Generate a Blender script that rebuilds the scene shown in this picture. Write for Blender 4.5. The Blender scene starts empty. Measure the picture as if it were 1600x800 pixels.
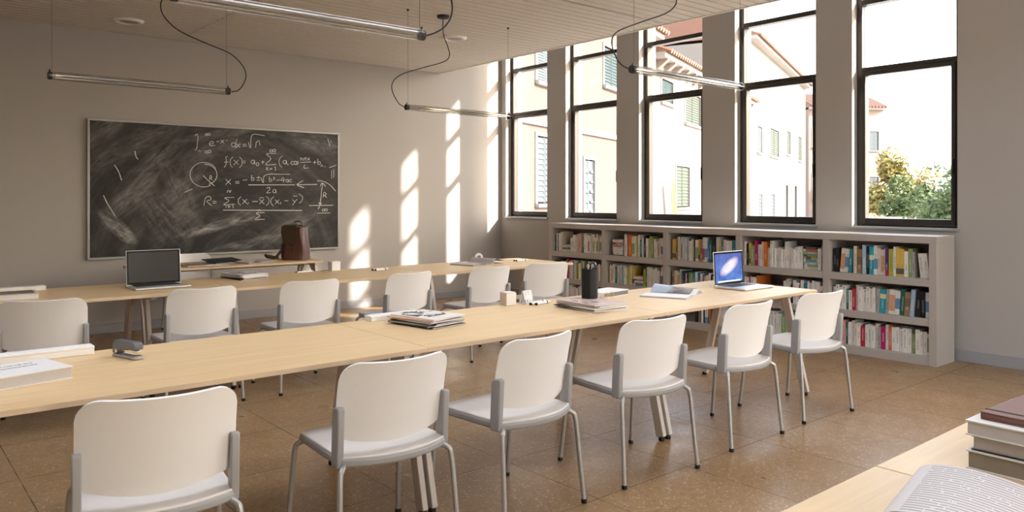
import bpy, math, random
from mathutils import Vector, Matrix
from math import sin, cos, pi, radians as R, sqrt
C = bpy.context.scene.collection
SUN_E, SKY_E, SKY_MIX, SKY_C, EXPO, SCREEN_E = 5.0, 1.0, .8, (1.0,.98,.96), 2.08, .32
rnd = random.Random(7)

# ------------------------------------------------------------------ mesh helper
class MB:
    def __init__(s): s.v = []; s.f = []; s.m = []; s.uv = {}
    def add(s, vs, fs, m=0):
        b = len(s.v); s.v += [tuple(p) for p in vs]
        for q in fs: s.f.append([b + i for i in q]); s.m.append(m)
        return s
    def box(s, x0, x1, y0, y1, z0, z1, m=0, M=None):
        p = [(x0,y0,z0),(x1,y0,z0),(x1,y1,z0),(x0,y1,z0),(x0,y0,z1),(x1,y0,z1),(x1,y1,z1),(x0,y1,z1)]
        if M is not None: p = [M @ Vector(q) for q in p]
        return s.add(p, [(0,3,2,1),(4,5,6,7),(0,1,5,4),(1,2,6,5),(2,3,7,6),(3,0,4,7)], m)
    def prism(s, poly, z0, z1, m=0, M=None):
        n = len(poly); p = [(x,y,z0) for x,y in poly] + [(x,y,z1) for x,y in poly]
        if M is not None: p = [M @ Vector(q) for q in p]
        return s.add(p, [tuple(range(n-1,-1,-1)), tuple(range(n,2*n))] + [(i,(i+1)%n,n+(i+1)%n,n+i) for i in range(n)], m)
    def bar(s, a, b, w, h, up=(0,0,1), m=0):           # rectangular bar between two points
        a = Vector(a); b = Vector(b); d = (b-a).normalized(); u = Vector(up)
        x = d.cross(u).normalized()*(w/2); y = x.cross(d).normalized()*(h/2)
        p = [a-x-y,a+x-y,a+x+y,a-x+y,b-x-y,b+x-y,b+x+y,b-x+y]
        return s.add(p, [(0,3,2,1),(4,5,6,7),(0,1,5,4),(1,2,6,5),(2,3,7,6),(3,0,4,7)], m)
    def tube(s, pts, r, n=10, m=0, caps=True):
        P = [Vector(p) for p in pts]; rings = []; prev = None
        rr = r if isinstance(r, (list, tuple)) else [r]*len(P)
        for i, p in enumerate(P):
            d = (P[min(i+1,len(P)-1)] - P[max(i-1,0)]).normalized()
            if prev is None:
                a = Vector((0,0,1)) if abs(d.z) < .9 else Vector((1,0,0)); x = d.cross(a).normalized()
            else: x = (prev - d*prev.dot(d)).normalized()
            prev = x; y = d.cross(x)
            rings.append([p + (x*cos(2*pi*k/n) + y*sin(2*pi*k/n))*rr[i] for k in range(n)])
        vs = [q for g in rings for q in g]; fs = []
        for i in range(len(P)-1):
            for k in range(n): fs.append((i*n+k, i*n+(k+1)%n, (i+1)*n+(k+1)%n, (i+1)*n+k))
        if caps: fs += [tuple(range(n-1,-1,-1)), tuple((len(P)-1)*n+k for k in range(n))]
        return s.add(vs, fs, m)
    def lathe(s, prof, n=20, c=(0,0,0), m=0, M=None):
        vs = []
        for r, z in prof:
            for k in range(n):
                q = Vector((r*cos(2*pi*k/n), r*sin(2*pi*k/n), z))
                if M is not None: q = M @ q
                vs.append(q + Vector(c))
        fs = []
        for i in range(len(prof)-1):
            for k in range(n): fs.append((i*n+k, i*n+(k+1)%n, (i+1)*n+(k+1)%n, (i+1)*n+k))
        fs += [tuple(range(n-1,-1,-1)), tuple((len(prof)-1)*n+k for k in range(n))]
        return s.add(vs, fs, m)
    def shell(s, fn, nu, nv, th, m=0, m2=None):         # curved sheet with a real thickness
        P = [[Vector(fn(i/nu, j/nv)) for i in range(nu+1)] for j in range(nv+1)]
        N = [[None]*(nu+1) for _ in range(nv+1)]
        for j in range(nv+1):
            for i in range(nu+1):
                du = P[j][min(i+1,nu)] - P[j][max(i-1,0)]; dv = P[min(j+1,nv)][i] - P[max(j-1,0)][i]
                N[j][i] = du.cross(dv).normalized()
        b = len(s.v); W = nu+1; K = W*(nv+1)
        s.v += [tuple(P[j][i]+N[j][i]*th/2) for j in range(nv+1) for i in range(W)]
        s.v += [tuple(P[j][i]-N[j][i]*th/2) for j in range(nv+1) for i in range(W)]
        def F(q, mm): s.f.append([b+k for k in q]); s.m.append(mm)
        for j in range(nv):
            for i in range(nu):
                q = (j*W+i, j*W+i+1, (j+1)*W+i+1, (j+1)*W+i)
                F(q, m); F(tuple(K+k for k in reversed(q)), m if m2 is None else m2)
        for i in range(nu):
            F((i+1, i, K+i, K+i+1), m); a = nv*W+i; F((a, a+1, K+a+1, K+a), m)
        for j in range(nv):
            a = j*W; F((a, a+W, K+a+W, K+a), m); a = j*W+nu; F((a+W, a, K+a, K+a+W), m)
        return s
    def build(s, name, mats, parent=None, loc=None, rz=0, bevel=0, smooth=35, seg=2):
        me = bpy.data.meshes.new(name); me.from_pydata(s.v, [], s.f)
        if not isinstance(mats, (list, tuple)): mats = [mats]
        for q in mats: me.materials.append(q)
        me.polygons.foreach_set('material_index', s.m)
        if smooth:
            me.shade_smooth(); me.set_sharp_from_angle(angle=R(smooth))
        me.update()
        o = bpy.data.objects.new(name, me); C.objects.link(o)
        if parent is not None: o.parent = parent
        if loc is not None: o.location = loc
        if rz: o.rotation_euler = (0,0,rz)
        if bevel:
            b = o.modifiers.new('edge', 'BEVEL'); b.width = bevel; b.segments = seg; b.limit_method = 'ANGLE'; b.angle_limit = R(40)
        return o

def catmull(pts, k=6):
    P = [Vector(p) for p in pts]; P = [P[0]*2-P[1]] + P + [P[-1]*2-P[-2]]; out = []
    for i in range(1, len(P)-2):
        for j in range(k):
            t = j/k; a,b,c,d = P[i-1],P[i],P[i+1],P[i+2]
            out.append(.5*((2*b)+(c-a)*t+(2*a-5*b+4*c-d)*t*t+(3*b-a-3*c+d)*t**3))
    return out + [P[-2]]
def tag(o, label=None, cat=None, group=None, kind=None):
    if label: o['label'] = label
    if cat: o['category'] = cat
    if group: o['group'] = group
    if kind: o['kind'] = kind
    return o
def thing(name, label, cat, loc=(0,0,0), rz=0, group=None, kind=None):
    o = bpy.data.objects.new(name, None); C.objects.link(o); o.location = loc; o.rotation_euler = (0,0,rz)
    o.empty_display_size = .1
    return tag(o, label, cat, group, kind)
def struct(o, label): return tag(o, label, kind='structure')
KIDS = {}
def kids(o): return [c for c in bpy.data.objects if c.parent == o]
def dup(root, loc, rz, label=None, group=None):
    r = root.copy(); C.objects.link(r); r.location = loc; r.rotation_euler = (0,0,rz)
    if label: r['label'] = label
    if group: r['group'] = group
    for ch in kids(root):
        if ch == r: continue
        c = ch.copy(); C.objects.link(c); c.parent = r
        for g in kids(ch):
            if g == c: continue
            d = g.copy(); C.objects.link(d); d.parent = c
    return r
def text(name, body, size, m, parent, M, align='CENTER', th=.0006):
    cu = bpy.data.curves.new(name, 'FONT'); cu.body = body; cu.size = size; cu.align_x = align; cu.align_y = 'CENTER'; cu.extrude = th
    t = bpy.data.objects.new(name, cu); C.objects.link(t)
    dg = bpy.context.evaluated_depsgraph_get(); me = bpy.data.meshes.new_from_object(t.evaluated_get(dg))
    bpy.data.objects.remove(t); bpy.data.curves.remove(cu)
    me.transform(M); me.materials.clear(); me.materials.append(m)
    o = bpy.data.objects.new(name, me); C.objects.link(o); o.parent = parent
    return o

# ------------------------------------------------------------------ materials
class N:
    def __init__(s, name):
        s.mat = bpy.data.materials.new(name); s.mat.use_nodes = True; s.t = s.mat.node_tree
        s.t.nodes.clear(); s.out = s.n('ShaderNodeOutputMaterial')
    def n(s, ty, **kw):
        x = s.t.nodes.new(ty)
        for k, v in kw.items():
            if hasattr(x, k) and k not in ('Scale',): setattr(x, k, v)
            else: x.inputs[k].default_value = v
        return x
    def l(s, a, b): s.t.links.new(a, b)
    def put(s, sock, v):
        if isinstance(v, bpy.types.NodeSocket): s.l(v, sock)
        elif isinstance(v, (tuple, list)) and len(v) == 3 and sock.type == 'RGBA': sock.default_value = (*v, 1)
        else: sock.default_value = v
    def math(s, op, a, b=None, c=None, clamp=False):
        x = s.n('ShaderNodeMath'); x.operation = op; x.use_clamp = clamp
        for i, q in enumerate((a, b, c)):
            if q is not None: s.put(x.inputs[i], q)
        return x.outputs[0]
    def mix(s, f, a, b):
        x = s.n('ShaderNodeMix'); x.data_type = 'RGBA'
        s.put(x.inputs[0], f); s.put(x.inputs[6], a); s.put(x.inputs[7], b); return x.outputs[2]
    def coord(s, which='Object', scale=(1,1,1), rot=(0,0,0), loc=(0,0,0)):
        c = s.n('ShaderNodeTexCoord'); v = c.outputs[which]
        for key, val, dflt in (('Rotation', rot, (0,0,0)), ('Scale', scale, (1,1,1)), ('Location', loc, (0,0,0))):
            if tuple(val) != dflt:
                mp = s.n('ShaderNodeMapping'); mp.inputs[key].default_value = val; s.l(v, mp.inputs[0]); v = mp.outputs[0]
        return v
    def noise(s, vec, scale=5, detail=3, rough=.5, dist=0):
        x = s.n('ShaderNodeTexNoise'); x.inputs['Scale'].default_value = scale; x.inputs['Detail'].default_value = detail
        x.inputs['Roughness'].default_value = rough; x.inputs['Distortion'].default_value = dist; s.l(vec, x.inputs['Vector']); return x.outputs[0]
    def ramp(s, f, a, b, ca=0., cb=1.):
        x = s.n('ShaderNodeMapRange'); s.l(f, x.inputs[0]); x.inputs[1].default_value = a; x.inputs[2].default_value = b
        x.inputs[3].default_value = ca; x.inputs[4].default_value = cb; return x.outputs[0]
    def xyz(s, v):
        x = s.n('ShaderNodeSeparateXYZ'); s.l(v, x.inputs[0]); return x.outputs
    def bsdf(s, color, rough=.5, metal=0, spec=.5, bump=None, bs=.1, bd=.01, **kw):
        b = s.n('ShaderNodeBsdfPrincipled'); s.put(b.inputs['Base Color'], color); s.put(b.inputs['Roughness'], rough)
        b.inputs['Metallic'].default_value = metal; b.inputs['Specular IOR Level'].default_value = spec
        for k, v in kw.items(): s.put(b.inputs[k.replace('_', ' ')], v)
        if bump is not None:
            bn = s.n('ShaderNodeBump'); bn.inputs['Strength'].default_value = bs; bn.inputs['Distance'].default_value = bd
            s.l(bump, bn.inputs['Height']); s.l(bn.outputs[0], b.inputs['Normal'])
        s.l(b.outputs[0], s.out.inputs[0]); s.b = b; return s.mat

def simple(name, color, rough=.5, metal=0, spec=.5, var=.04, scale=30, bs=0.03):
    k = N(name); n = k.noise(k.coord(), scale, 3)
    dark = tuple(c*(1-var*2) for c in color); lite = tuple(min(1, c*(1+var)) for c in color)
    return k.bsdf(k.mix(n, dark, lite), rough, metal, spec, bump=n, bs=bs, bd=.002)

WALL = simple('wall_paint', (.405,.378,.350), .85, spec=.25, var=.012, scale=60)
GAPWHITE = simple('white_plaster', (.72,.70,.67), .85, spec=.25, var=.01)
CEIL = simple('ceiling_slats', (.64,.59,.52), .7, spec=.3, var=.02, scale=12)
EDGE = simple('ceiling_edge_trim', (.66,.62,.56), .6, var=.01)
SKIRT = simple('grey_skirting', (.30,.30,.31), .5, var=.02)
BRONZE = simple('dark_bronze_frame', (.045,.038,.032), .38, metal=.35, var=.05)
SILL = simple('grey_metal_sill', (.42,.42,.43), .4, metal=.5, var=.03)
SHELF = simple('greige_lacquer', (.42,.375,.335), .45, var=.012)
WHITEP = simple('white_plastic', (.88,.865,.85), .42, spec=.45, var=.008, scale=60, bs=.01)
SEATP = simple('seat_plastic', (.72,.68,.64), .4, spec=.45, var=.008, scale=60, bs=.01)
GREYP = simple('grey_plastic', (.37,.365,.365), .45, var=.02)
LEGM = simple('satin_grey_tube', (.46,.45,.44), .32, metal=.45, var=.02)
BLACKP = simple('black_plastic', (.008,.008,.008), .5, spec=.3, var=.05)
TLEG = simple('greige_steel', (.60,.55,.49), .42, metal=.1, var=.02)
DARKM = simple('dark_steel', (.05,.048,.046), .4, metal=.6)
ALU = simple('silver_aluminium', (.78,.77,.76), .3, metal=.75, var=.01)
CHROME = simple('polished_chrome', (.72,.70,.68), .12, metal=1, var=.01)
PAPER = simple('white_paper', (.80,.775,.75), .75, spec=.25, var=.02)
PAPERG = simple('grey_page_edges', (.55,.52,.49), .8, spec=.2, var=.05, scale=120)
IVORY = simple('ivory_board', (.74,.70,.66), .6, var=.02)
BROWNL = simple('brown_leatherette', (.20,.085,.06), .42, var=.06, scale=90)
CHALK = simple('chalk', (.72,.71,.68), .95, spec=.1, var=.1, scale=40)

def wood(name, a, b, sx=.9, sy=18, rough=.4):
    k = N(name); v = k.coord(scale=(sx, sy, sy)); n = k.noise(v, 2.2, 6, .62, .35); n2 = k.noise(k.coord(scale=(.25,2.2,2.2)), 2, 2)
    f = k.math('ADD', k.math('MULTIPLY', n, .75), k.math('MULTIPLY', n2, .35))
    c = k.mix(k.ramp(f, .38, .72), a, b)
    return k.bsdf(c, k.ramp(n, .3, .7, rough-.04, rough+.06), spec=.38, bump=n, bs=.04, bd=.001)
OAK = wood('light_oak', (.65,.445,.225), (.775,.57,.325))
OAKE = wood('oak_edge_band', (.58,.42,.27), (.70,.54,.37), sy=40)
BOARDW = wood('pale_wood_block', (.60,.47,.36), (.72,.60,.48))

def floor_mat():
    k = N('polished_terrazzo'); v = k.coord(); x, y, z = k.xyz(v)
    vo = k.n('ShaderNodeTexVoronoi'); vo.inputs['Scale'].default_value = 75; k.l(v, vo.inputs['Vector'])
    sep = k.n('ShaderNodeSeparateColor'); k.l(vo.outputs['Color'], sep.inputs[0])
    chip = k.ramp(vo.outputs['Distance'], .30, .42, 1, 0)
    n = k.noise(v, 1.1, 5, .6); n3 = k.noise(v, 28, 4, .65)
    base = k.mix(k.ramp(n, .3, .7), (.285,.172,.074), (.375,.240,.118))
    base = k.mix(k.ramp(n3, .35, .7, 0, .55), base, (.20,.095,.03))
    ch = k.mix(sep.outputs[0], (.15,.08,.04), (.62,.48,.34))
    c = k.mix(k.math('MULTIPLY', chip, k.ramp(sep.outputs[1], .35, .6)), base, ch)
    tile = k.n('ShaderNodeTexWhiteNoise'); tile.noise_dimensions = '2D'
    def cell(q, o): return k.math('FLOOR', k.math('DIVIDE', k.math('SUBTRACT', q, o), .675))
    cm = k.n('ShaderNodeCombineXYZ'); k.l(cell(x,.61), cm.inputs[0]); k.l(cell(y,2.505), cm.inputs[1]); k.l(cm.outputs[0], tile.inputs['Vector'])
    c = k.mix(k.ramp(tile.outputs[0], 0, 1, 0, .22), c, (.20,.11,.045))
    def joint(q, o):
        f = k.math('FRACT', k.math('ADD', k.math('DIVIDE', k.math('SUBTRACT', q, o), .675), 40.5))
        return k.math('LESS_THAN', k.math('ABSOLUTE', k.math('SUBTRACT', f, .5)), .0042)
    j = k.math('MAXIMUM', joint(x, .61), joint(y, 2.505)); j = k.math('MULTIPLY', j, k.ramp(k.noise(v, 6, 3), .35, .6, .35, .85))
    c = k.mix(j, c, (.06,.042,.026))
    rg = k.math('ADD', k.ramp(k.noise(v, 3.5, 4), .3, .7, .27, .40), k.math('MULTIPLY', j, .4))
    return k.bsdf(c, rg, spec=.45, bump=n3, bs=.03, bd=.001)
FLOOR = floor_mat()

def glass(name, tint=(1,1,1), refl=1.0):
    k = N(name); lw = k.n('ShaderNodeLayerWeight'); lw.inputs[0].default_value = .5
    fr = k.math('ADD', .035, k.math('MULTIPLY', k.math('POWER', lw.outputs['Facing'], 5), .9))
    t = k.n('ShaderNodeBsdfTransparent'); t.inputs[0].default_value = (*tint, 1); g = k.n('ShaderNodeBsdfGlossy'); g.inputs['Roughness'].default_value = .02
    m = k.n('ShaderNodeMixShader'); k.l(k.math('MULTIPLY', fr, refl, clamp=True), m.inputs[0]); k.l(t.outputs[0], m.inputs[1]); k.l(g.outputs[0], m.inputs[2]); k.l(m.outputs[0], k.out.inputs[0])
    return k.mat
PANE = glass('window_glass', (.995,.998,.995), .8)
TUBEG = glass('lamp_glass', (.90,.90,.89), 1.6)

def board_mat():
    k = N('dusty_blackboard'); v = k.coord(); x, y, z = k.xyz(v)
    def streak(rot, sc, stretch, lo, hi, amt, d=4):
        n = k.noise(k.coord(rot=(0, R(rot), 0), scale=(1, 1, stretch)), sc, d, .6, .5); return k.ramp(n, lo, hi, 0, amt)
    def polar(cx, cz, fr, ft, lo, hi, amt):
        dx = k.math('SUBTRACT', x, cx); dz = k.math('SUBTRACT', z, cz); r = k.math('SQRT', k.math('ADD', k.math('MULTIPLY', dx, dx), k.math('MULTIPLY', dz, dz)))
        th = k.math('ARCTAN2', dz, dx); cm = k.n('ShaderNodeCombineXYZ'); k.l(k.math('MULTIPLY', r, fr), cm.inputs[0]); k.l(k.math('MULTIPLY', th, ft), cm.inputs[1])
        return k.ramp(k.noise(cm.outputs[0], 1, 5, .65, .2), lo, hi, 0, amt)
    def spot(cx, cz, rx, rz, ang, amt, sc=4.5):
        dx = k.math('SUBTRACT', x, cx); dz = k.math('SUBTRACT', z, cz); a = R(ang)
        p = k.math('ADD', k.math('MULTIPLY', dx, cos(a)), k.math('MULTIPLY', dz, sin(a))); q = k.math('SUBTRACT', k.math('MULTIPLY', dz, cos(a)), k.math('MULTIPLY', dx, sin(a)))
        p = k.math('DIVIDE', p, rx); q = k.math('DIVIDE', q, rz); d = k.math('ADD', k.math('MULTIPLY', p, p), k.math('MULTIPLY', q, q))
        n = k.noise(k.coord(rot=(0, R(ang), 0), scale=(1,1,4)), sc, 5, .7, .6)
        return k.math('MULTIPLY', k.ramp(d, 0, 1, 1, 0), k.ramp(n, .38, .72, 0, amt))
    parts = [polar(1.55, -.25, 7, 1.1, .46, .74, .13), polar(2.6, 1.9, 6, 1.0, .5, .78, .06), streak(35, 1.6, 5, .5, .8, .06), streak(-10, 1.1, 4, .5, .8, .04),
             spot(.60, .92, .60, .17, 48, .42), spot(.42, .62, .34, .16, 40, .36), spot(.93, .66, .50, .13, -62, .36), spot(1.22, .30, .40, .07, 14, .95), spot(.28, .33, .26, .09, -45, 1.0), spot(1.62, .40, .22, .10, 10, .65), spot(.36,.24,.16,.07,-30,.9),
             spot(.55, 1.26, 1.05, .15, 30, .30), spot(2.55, 1.30, .50, .14, -8, .42), spot(1.35, 1.36, .55, .06, 12, .40), spot(.15, 1.34, .28, .13, 40, .5), spot(1.3, 1.18, .4, .1, 18, .35), spot(2.3, .35, .6, .2, 30, .26), spot(1.7, .12, .6, .06, 10, .5), spot(.75, .45, .45, .25, -55, .3), spot(1.0,.85,.5,.2,60,.28), spot(2.0,.2,.5,.12,25,.3)]
    d = parts[0]
    for q in parts[1:]: d = k.math('ADD', d, q)
    fine = k.ramp(k.noise(k.coord(rot=(0, R(30), 0), scale=(1,1,5)), 9, 3, .6), .3, .75, .6, 1.25)
    d = k.math('MULTIPLY', k.math('MULTIPLY', d, .72), fine, clamp=True)
    c = k.mix(d, (.017,.0155,.0145), (.62,.60,.57))
    return k.bsdf(c, .62, spec=.35)
BOARD = board_mat()

def text_page(name, base, ink, pitch, along='x', lo=.15, hi=.85, margin=None, density=.5, wsc=90):
    """Page with rows of small print; rows repeat across one axis, words run along the other (object space, metres)."""
    k = N(name); v = k.coord(); x, y, z = k.xyz(v); a, b = (x, y) if along == 'x' else (y, x)
    row = k.math('FRACT', k.math('DIVIDE', b, pitch)); inrow = k.math('LESS_THAN', k.math('ABSOLUTE', k.math('SUBTRACT', row, .5)), .24)
    cell = k.math('FLOOR', k.math('DIVIDE', b, pitch)); cm = k.n('ShaderNodeCombineXYZ'); k.l(k.math('MULTIPLY', a, wsc), cm.inputs[0]); k.l(k.math('MULTIPLY', cell, 7.31), cm.inputs[1])
    w = k.math('GREATER_THAN', k.noise(cm.outputs[0], 1, 2, .6), 1-density)
    m = k.math('MULTIPLY', inrow, w)
    if margin:
        for q, (l, h) in zip((a, b), margin):
            m = k.math('MULTIPLY', m, k.math('MULTIPLY', k.math('GREATER_THAN', q, l), k.math('LESS_THAN', q, h)))
    n = k.noise(v, 40, 2); m = k.math('MULTIPLY', m, .75)
    return k.bsdf(k.mix(m, base, ink), .7, spec=.3, bump=n, bs=.02, bd=.001)

def spine(name, base, ink, band=None, plain=False):
    """Book cloth with a line of small lettering down the middle of the spine (UV-free: object space, origin at the spine foot)."""
    k = N(name); v = k.coord(); x, y, z = k.xyz(v); inf = k.n('ShaderNodeObjectInfo'); rn = inf.outputs['Random']
    n = k.noise(v, 60, 2); c = k.mix(n, tuple(q*.9 for q in base), tuple(min(1, q*1.06) for q in base))
    if not plain:
        cm = k.n('ShaderNodeCombineXYZ'); k.l(k.math('ADD', k.math('MULTIPLY', z, 210), k.math('MULTIPLY', rn, 91)), cm.inputs[0]); k.l(k.math('MULTIPLY', y, 330), cm.inputs[1])
        w = k.math('GREATER_THAN', k.noise(cm.outputs[0], 1, 1, .5), .53)
        st = k.math('ADD', .03, k.math('MULTIPLY', rn, .05)); en = k.math('ADD', .10, k.math('MULTIPLY', k.math('FRACT', k.math('MULTIPLY', rn, 7.7)), .09))
        m = k.math('MULTIPLY', w, k.math('MULTIPLY', k.math('GREATER_THAN', z, st), k.math('LESS_THAN', z, en)))
        m = k.math('MULTIPLY', m, k.math('LESS_THAN', k.math('ABSOLUTE', y), .0055))
        m = k.math('MULTIPLY', m, k.math('LESS_THAN', x, .001))
        c = k.mix(k.math('MULTIPLY', m, .85), c, ink)
    if band:
        lo, hi, bc = band
        m2 = k.math('MULTIPLY', k.math('GREATER_THAN', z, lo), k.math('LESS_THAN', z, hi)); c = k.mix(k.math('MULTIPLY', m2, .9), c, bc)
    return k.bsdf(c, .5, spec=.4)
KI = (.03,.03,.03); WI = (.8,.78,.74)
BK = {
 'W': (spine('spine_white', (.74,.705,.655), KI), 'white'), 'C': (spine('spine_cream', (.66,.58,.44), KI), 'cream'),
 'T': (spine('spine_teal', (.03,.20,.23), WI), 'teal'), 'K': (spine('spine_black', (.012,.012,.014), (.4,.4,.4)), 'black'),
 'G': (spine('spine_green', (.015,.13,.085), WI), 'dark green'), 'L': (spine('spine_lime', (.38,.40,.05), KI), 'lime green'),
 'O': (spine('spine_orange', (.62,.17,.03), WI), 'orange'), 'R': (spine('spine_red', (.42,.02,.045), WI), 'red'),
 'M': (spine('spine_magenta', (.40,.008,.12), WI), 'magenta'), 'P': (spine('spine_pink', (.68,.34,.32), KI), 'pink'),
 'B': (spine('spine_blue', (.05,.17,.36), WI), 'blue'), 'S': (spine('spine_sky', (.36,.47,.56), WI), 'grey-blue'),
 'Y': (spine('spine_yellow', (.62,.42,.09), KI, (.02,.07,(.06,.06,.07))), 'ochre yellow'), 'N': (spine('spine_brown', (.30,.17,.09), WI, (.08,.15,(.16,.10,.07))), 'brown'),
 'V': (spine('spine_olive', (.25,.34,.13), WI), 'olive green'), 'U': (spine('spine_purple', (.09,.02,.12), WI, (.0,.05,(.45,.02,.03))), 'purple'),
 'E': (spine('spine_grey', (.36,.34,.32), KI), 'grey'), 'A': (spine('spine_aqua', (.02,.30,.36), WI, (.13,.17,(.7,.66,.4))), 'aqua'),
 'X': (spine('spine_white_blue', (.70,.68,.66), KI, (.05,.14,(.08,.22,.42))), 'white and blue'), 'Z': (spine('spine_white_orange', (.72,.66,.58), KI, (.03,.17,(.62,.30,.14))), 'white and orange'),
 'J': (spine('spine_white_teal', (.72,.70,.66), KI, (.02,.13,(.03,.22,.22))), 'white and teal'), 'Q': (spine('spine_white_green', (.70,.66,.58), KI, (.03,.15,(.2,.30,.1))), 'white and green'),
 'D': (spine('spine_white_red', (.72,.68,.64), KI, (.02,.14,(.45,.03,.06))), 'white and red'),
}
# ================================================================== THE ROOM
XW, XO, YF, ZC = 7.26, 7.57, 8.87, 3.135        # window wall inner / outer face, blackboard wall, ceiling
XL, YB, ZT = -3.2, -3.0, 3.98                   # left wall, rear wall, top of the window bay
m = MB(); m.box(XL-.2, XO, YB-.2, YF+.2, -.2, 0); struct(m.build('floor', FLOOR, smooth=0), 'polished brown terrazzo floor laid in square slabs')
m = MB(); m.box(XL-.2, XO, YF, YF+.2, 0, ZT+.2); struct(m.build('wall_front', WALL, smooth=0), 'grey painted wall that carries the blackboard')
m = MB(); m.box(XL-.2, XL, YB, YF, 0, ZT+.2); struct(m.build('wall_left', WALL, smooth=0), 'plain grey wall opposite the windows')
REAR = [(.55,2.15),(2.35,4.45),(4.60,7.15)]; RZ0, RZ1 = .12, 3.10  # rear windows, out of view, added to light the chair backs
m = MB(); m.box(XL-.2, XO, YB-.2, YB, 0, RZ0); m.box(XL-.2, XO, YB-.2, YB, RZ1, ZT+.2); ed = [XL-.2]+[q for ab in REAR for q in ab]+[XO]
for a, b in zip(ed[0::2], ed[1::2]): m.box(a, b, YB-.2, YB, RZ0, RZ1)
struct(m.build('wall_rear', WALL, smooth=0), 'grey wall behind the viewer with added glazing')
# window wall: solid pieces round each opening
WIN = [(7.867,8.759),(6.585,7.500),(5.294,6.221),(3.941,4.870),(2.644,3.574)]
MORE = [(.95,1.88),(-.35,.58),(-1.65,-.72)]  # further openings, out of view, added for daylight from behind the viewer
OPEN = sorted(WIN + MORE); Z0, Z1 = 1.115, 3.88
m = MB(); m.box(XW, XO, YB, YF, 0, Z0); m.box(XW, XO, YB, YF, Z1, ZT+.2)
edges = [YB] + [q for ab in OPEN for q in ab] + [YF]
for a, b in zip(edges[0::2], edges[1::2]): m.box(XW, XO, a, b, Z0, Z1)
struct(m.build('wall_right', WALL, smooth=0), 'grey wall of piers between tall windows')
# slatted ceiling (real V grooves), stopping short of the window wall
XE = 6.165
SLOTS = [(-2.0,-.9),(.30,1.05),(1.80,2.95),(3.75,4.90)]; SXA, SXB = -1.4, [5.75,5.75,5.75,4.1]       # long rooflight slots, out of view, added to light the tables from above
def holes(xa, xb):
    out = []; y = YB
    for (a, b), sx in zip(SLOTS, SXB): out += [(xa, xb, y, a), (xa, SXA, a, b), (sx, xb, a, b)]; y = b
    return out + [(xa, xb, y, YF)]
m = MB(); pitch = .115
for (xa, xb, ya, yb) in holes(XL, XE-.03):
    y = ya; prof = []
    while y < yb-.001:
        y2 = min(y+pitch, yb); prof += [(y+.008, ZC), (y2-.008, ZC), (y2-.0075, ZC+.0122), (min(y2+.0075, yb), ZC+.0122)]; y = y2
    for (pa, pb) in ((xa, min(xb, 2.668)), (max(xa, 2.68), xb)):
        if pb <= pa: continue
        n = len(prof); vs = [(pa, q, z) for q, z in prof] + [(pb, q, z) for q, z in prof]
        m.add(vs, [(i, i+1, n+i+1, n+i) for i in range(n-1)])
    m.box(xa, xb, ya, yb, ZC+.0125, ZC+.10)
struct(m.build('ceiling', CEIL, smooth=0), 'narrow-slatted suspended ceiling stopping short of the windows')
m = MB(); m.box(XE-.03, XE, YB, YF, ZC-.006, ZC+.13); struct(m.build('trim_1', EDGE, smooth=0), 'pale edge strip along the free edge of the slatted ceiling')
m = MB()
for (xa, xb, ya, yb) in holes(XL-.2, XO): m.box(xa, xb, ya-(.2 if ya == YB else 0), yb+(.2 if yb == YF else 0), ZT, ZT+.25)
for (a, b), sx in zip(SLOTS, SXB):  # shafts of the added rooflights, deep enough to stop direct sun
    m.box(SXA-.05, SXA, a-.05, b+.05, ZC+.0, ZT+.42); m.box(sx, sx+.05, a-.05, b+.05, ZC+.0, ZT+.42); m.box(SXA, sx, a-.05, a, ZC+.0, ZT+.42); m.box(SXA, sx, b, b+.05, ZC+.0, ZT+.42)
struct(m.build('ceiling_upper', GAPWHITE, smooth=0), 'white soffit above the window gap, with shafts of the added rooflights')
for nm, bx, lb in (('baseboard_front', (XL, XW, YF-.014, YF, 0, .10), 'grey skirting under the blackboard wall'), ('baseboard_right', (XW-.014, XW, YB, YF-.014, 0, .10), 'grey skirting along the window wall'), ('baseboard_left', (XL, XL+.014, YB, YF-.014, 0, .10), 'grey skirting along the left wall')):
    m = MB(); m.box(*bx); struct(m.build(nm, SKIRT, smooth=0, bevel=.003), lb)
for i, ((a, b), sx) in enumerate(zip(SLOTS, SXB)):
    w = struct(thing('window_%d' % (20+i), None, None, (SXA, a, ZT+.42)), 'unseen long glazed rooflight added to light the tables'); L = sx-SXA; D = b-a
    f = MB(); f.box(-.05, L+.05, -.05, .0, 0, .05); f.box(-.05, L+.05, D, D+.05, 0, .05)
    for k in range(6): f.box(k*L/5-.025, k*L/5+.025, 0, D, 0, .05)
    f.build('window_frame', BRONZE, w, bevel=.003); g = MB(); g.box(.03, L-.03, .0, D, .02, .026); g.build('window_pane', PANE, w, smooth=0)
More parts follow.
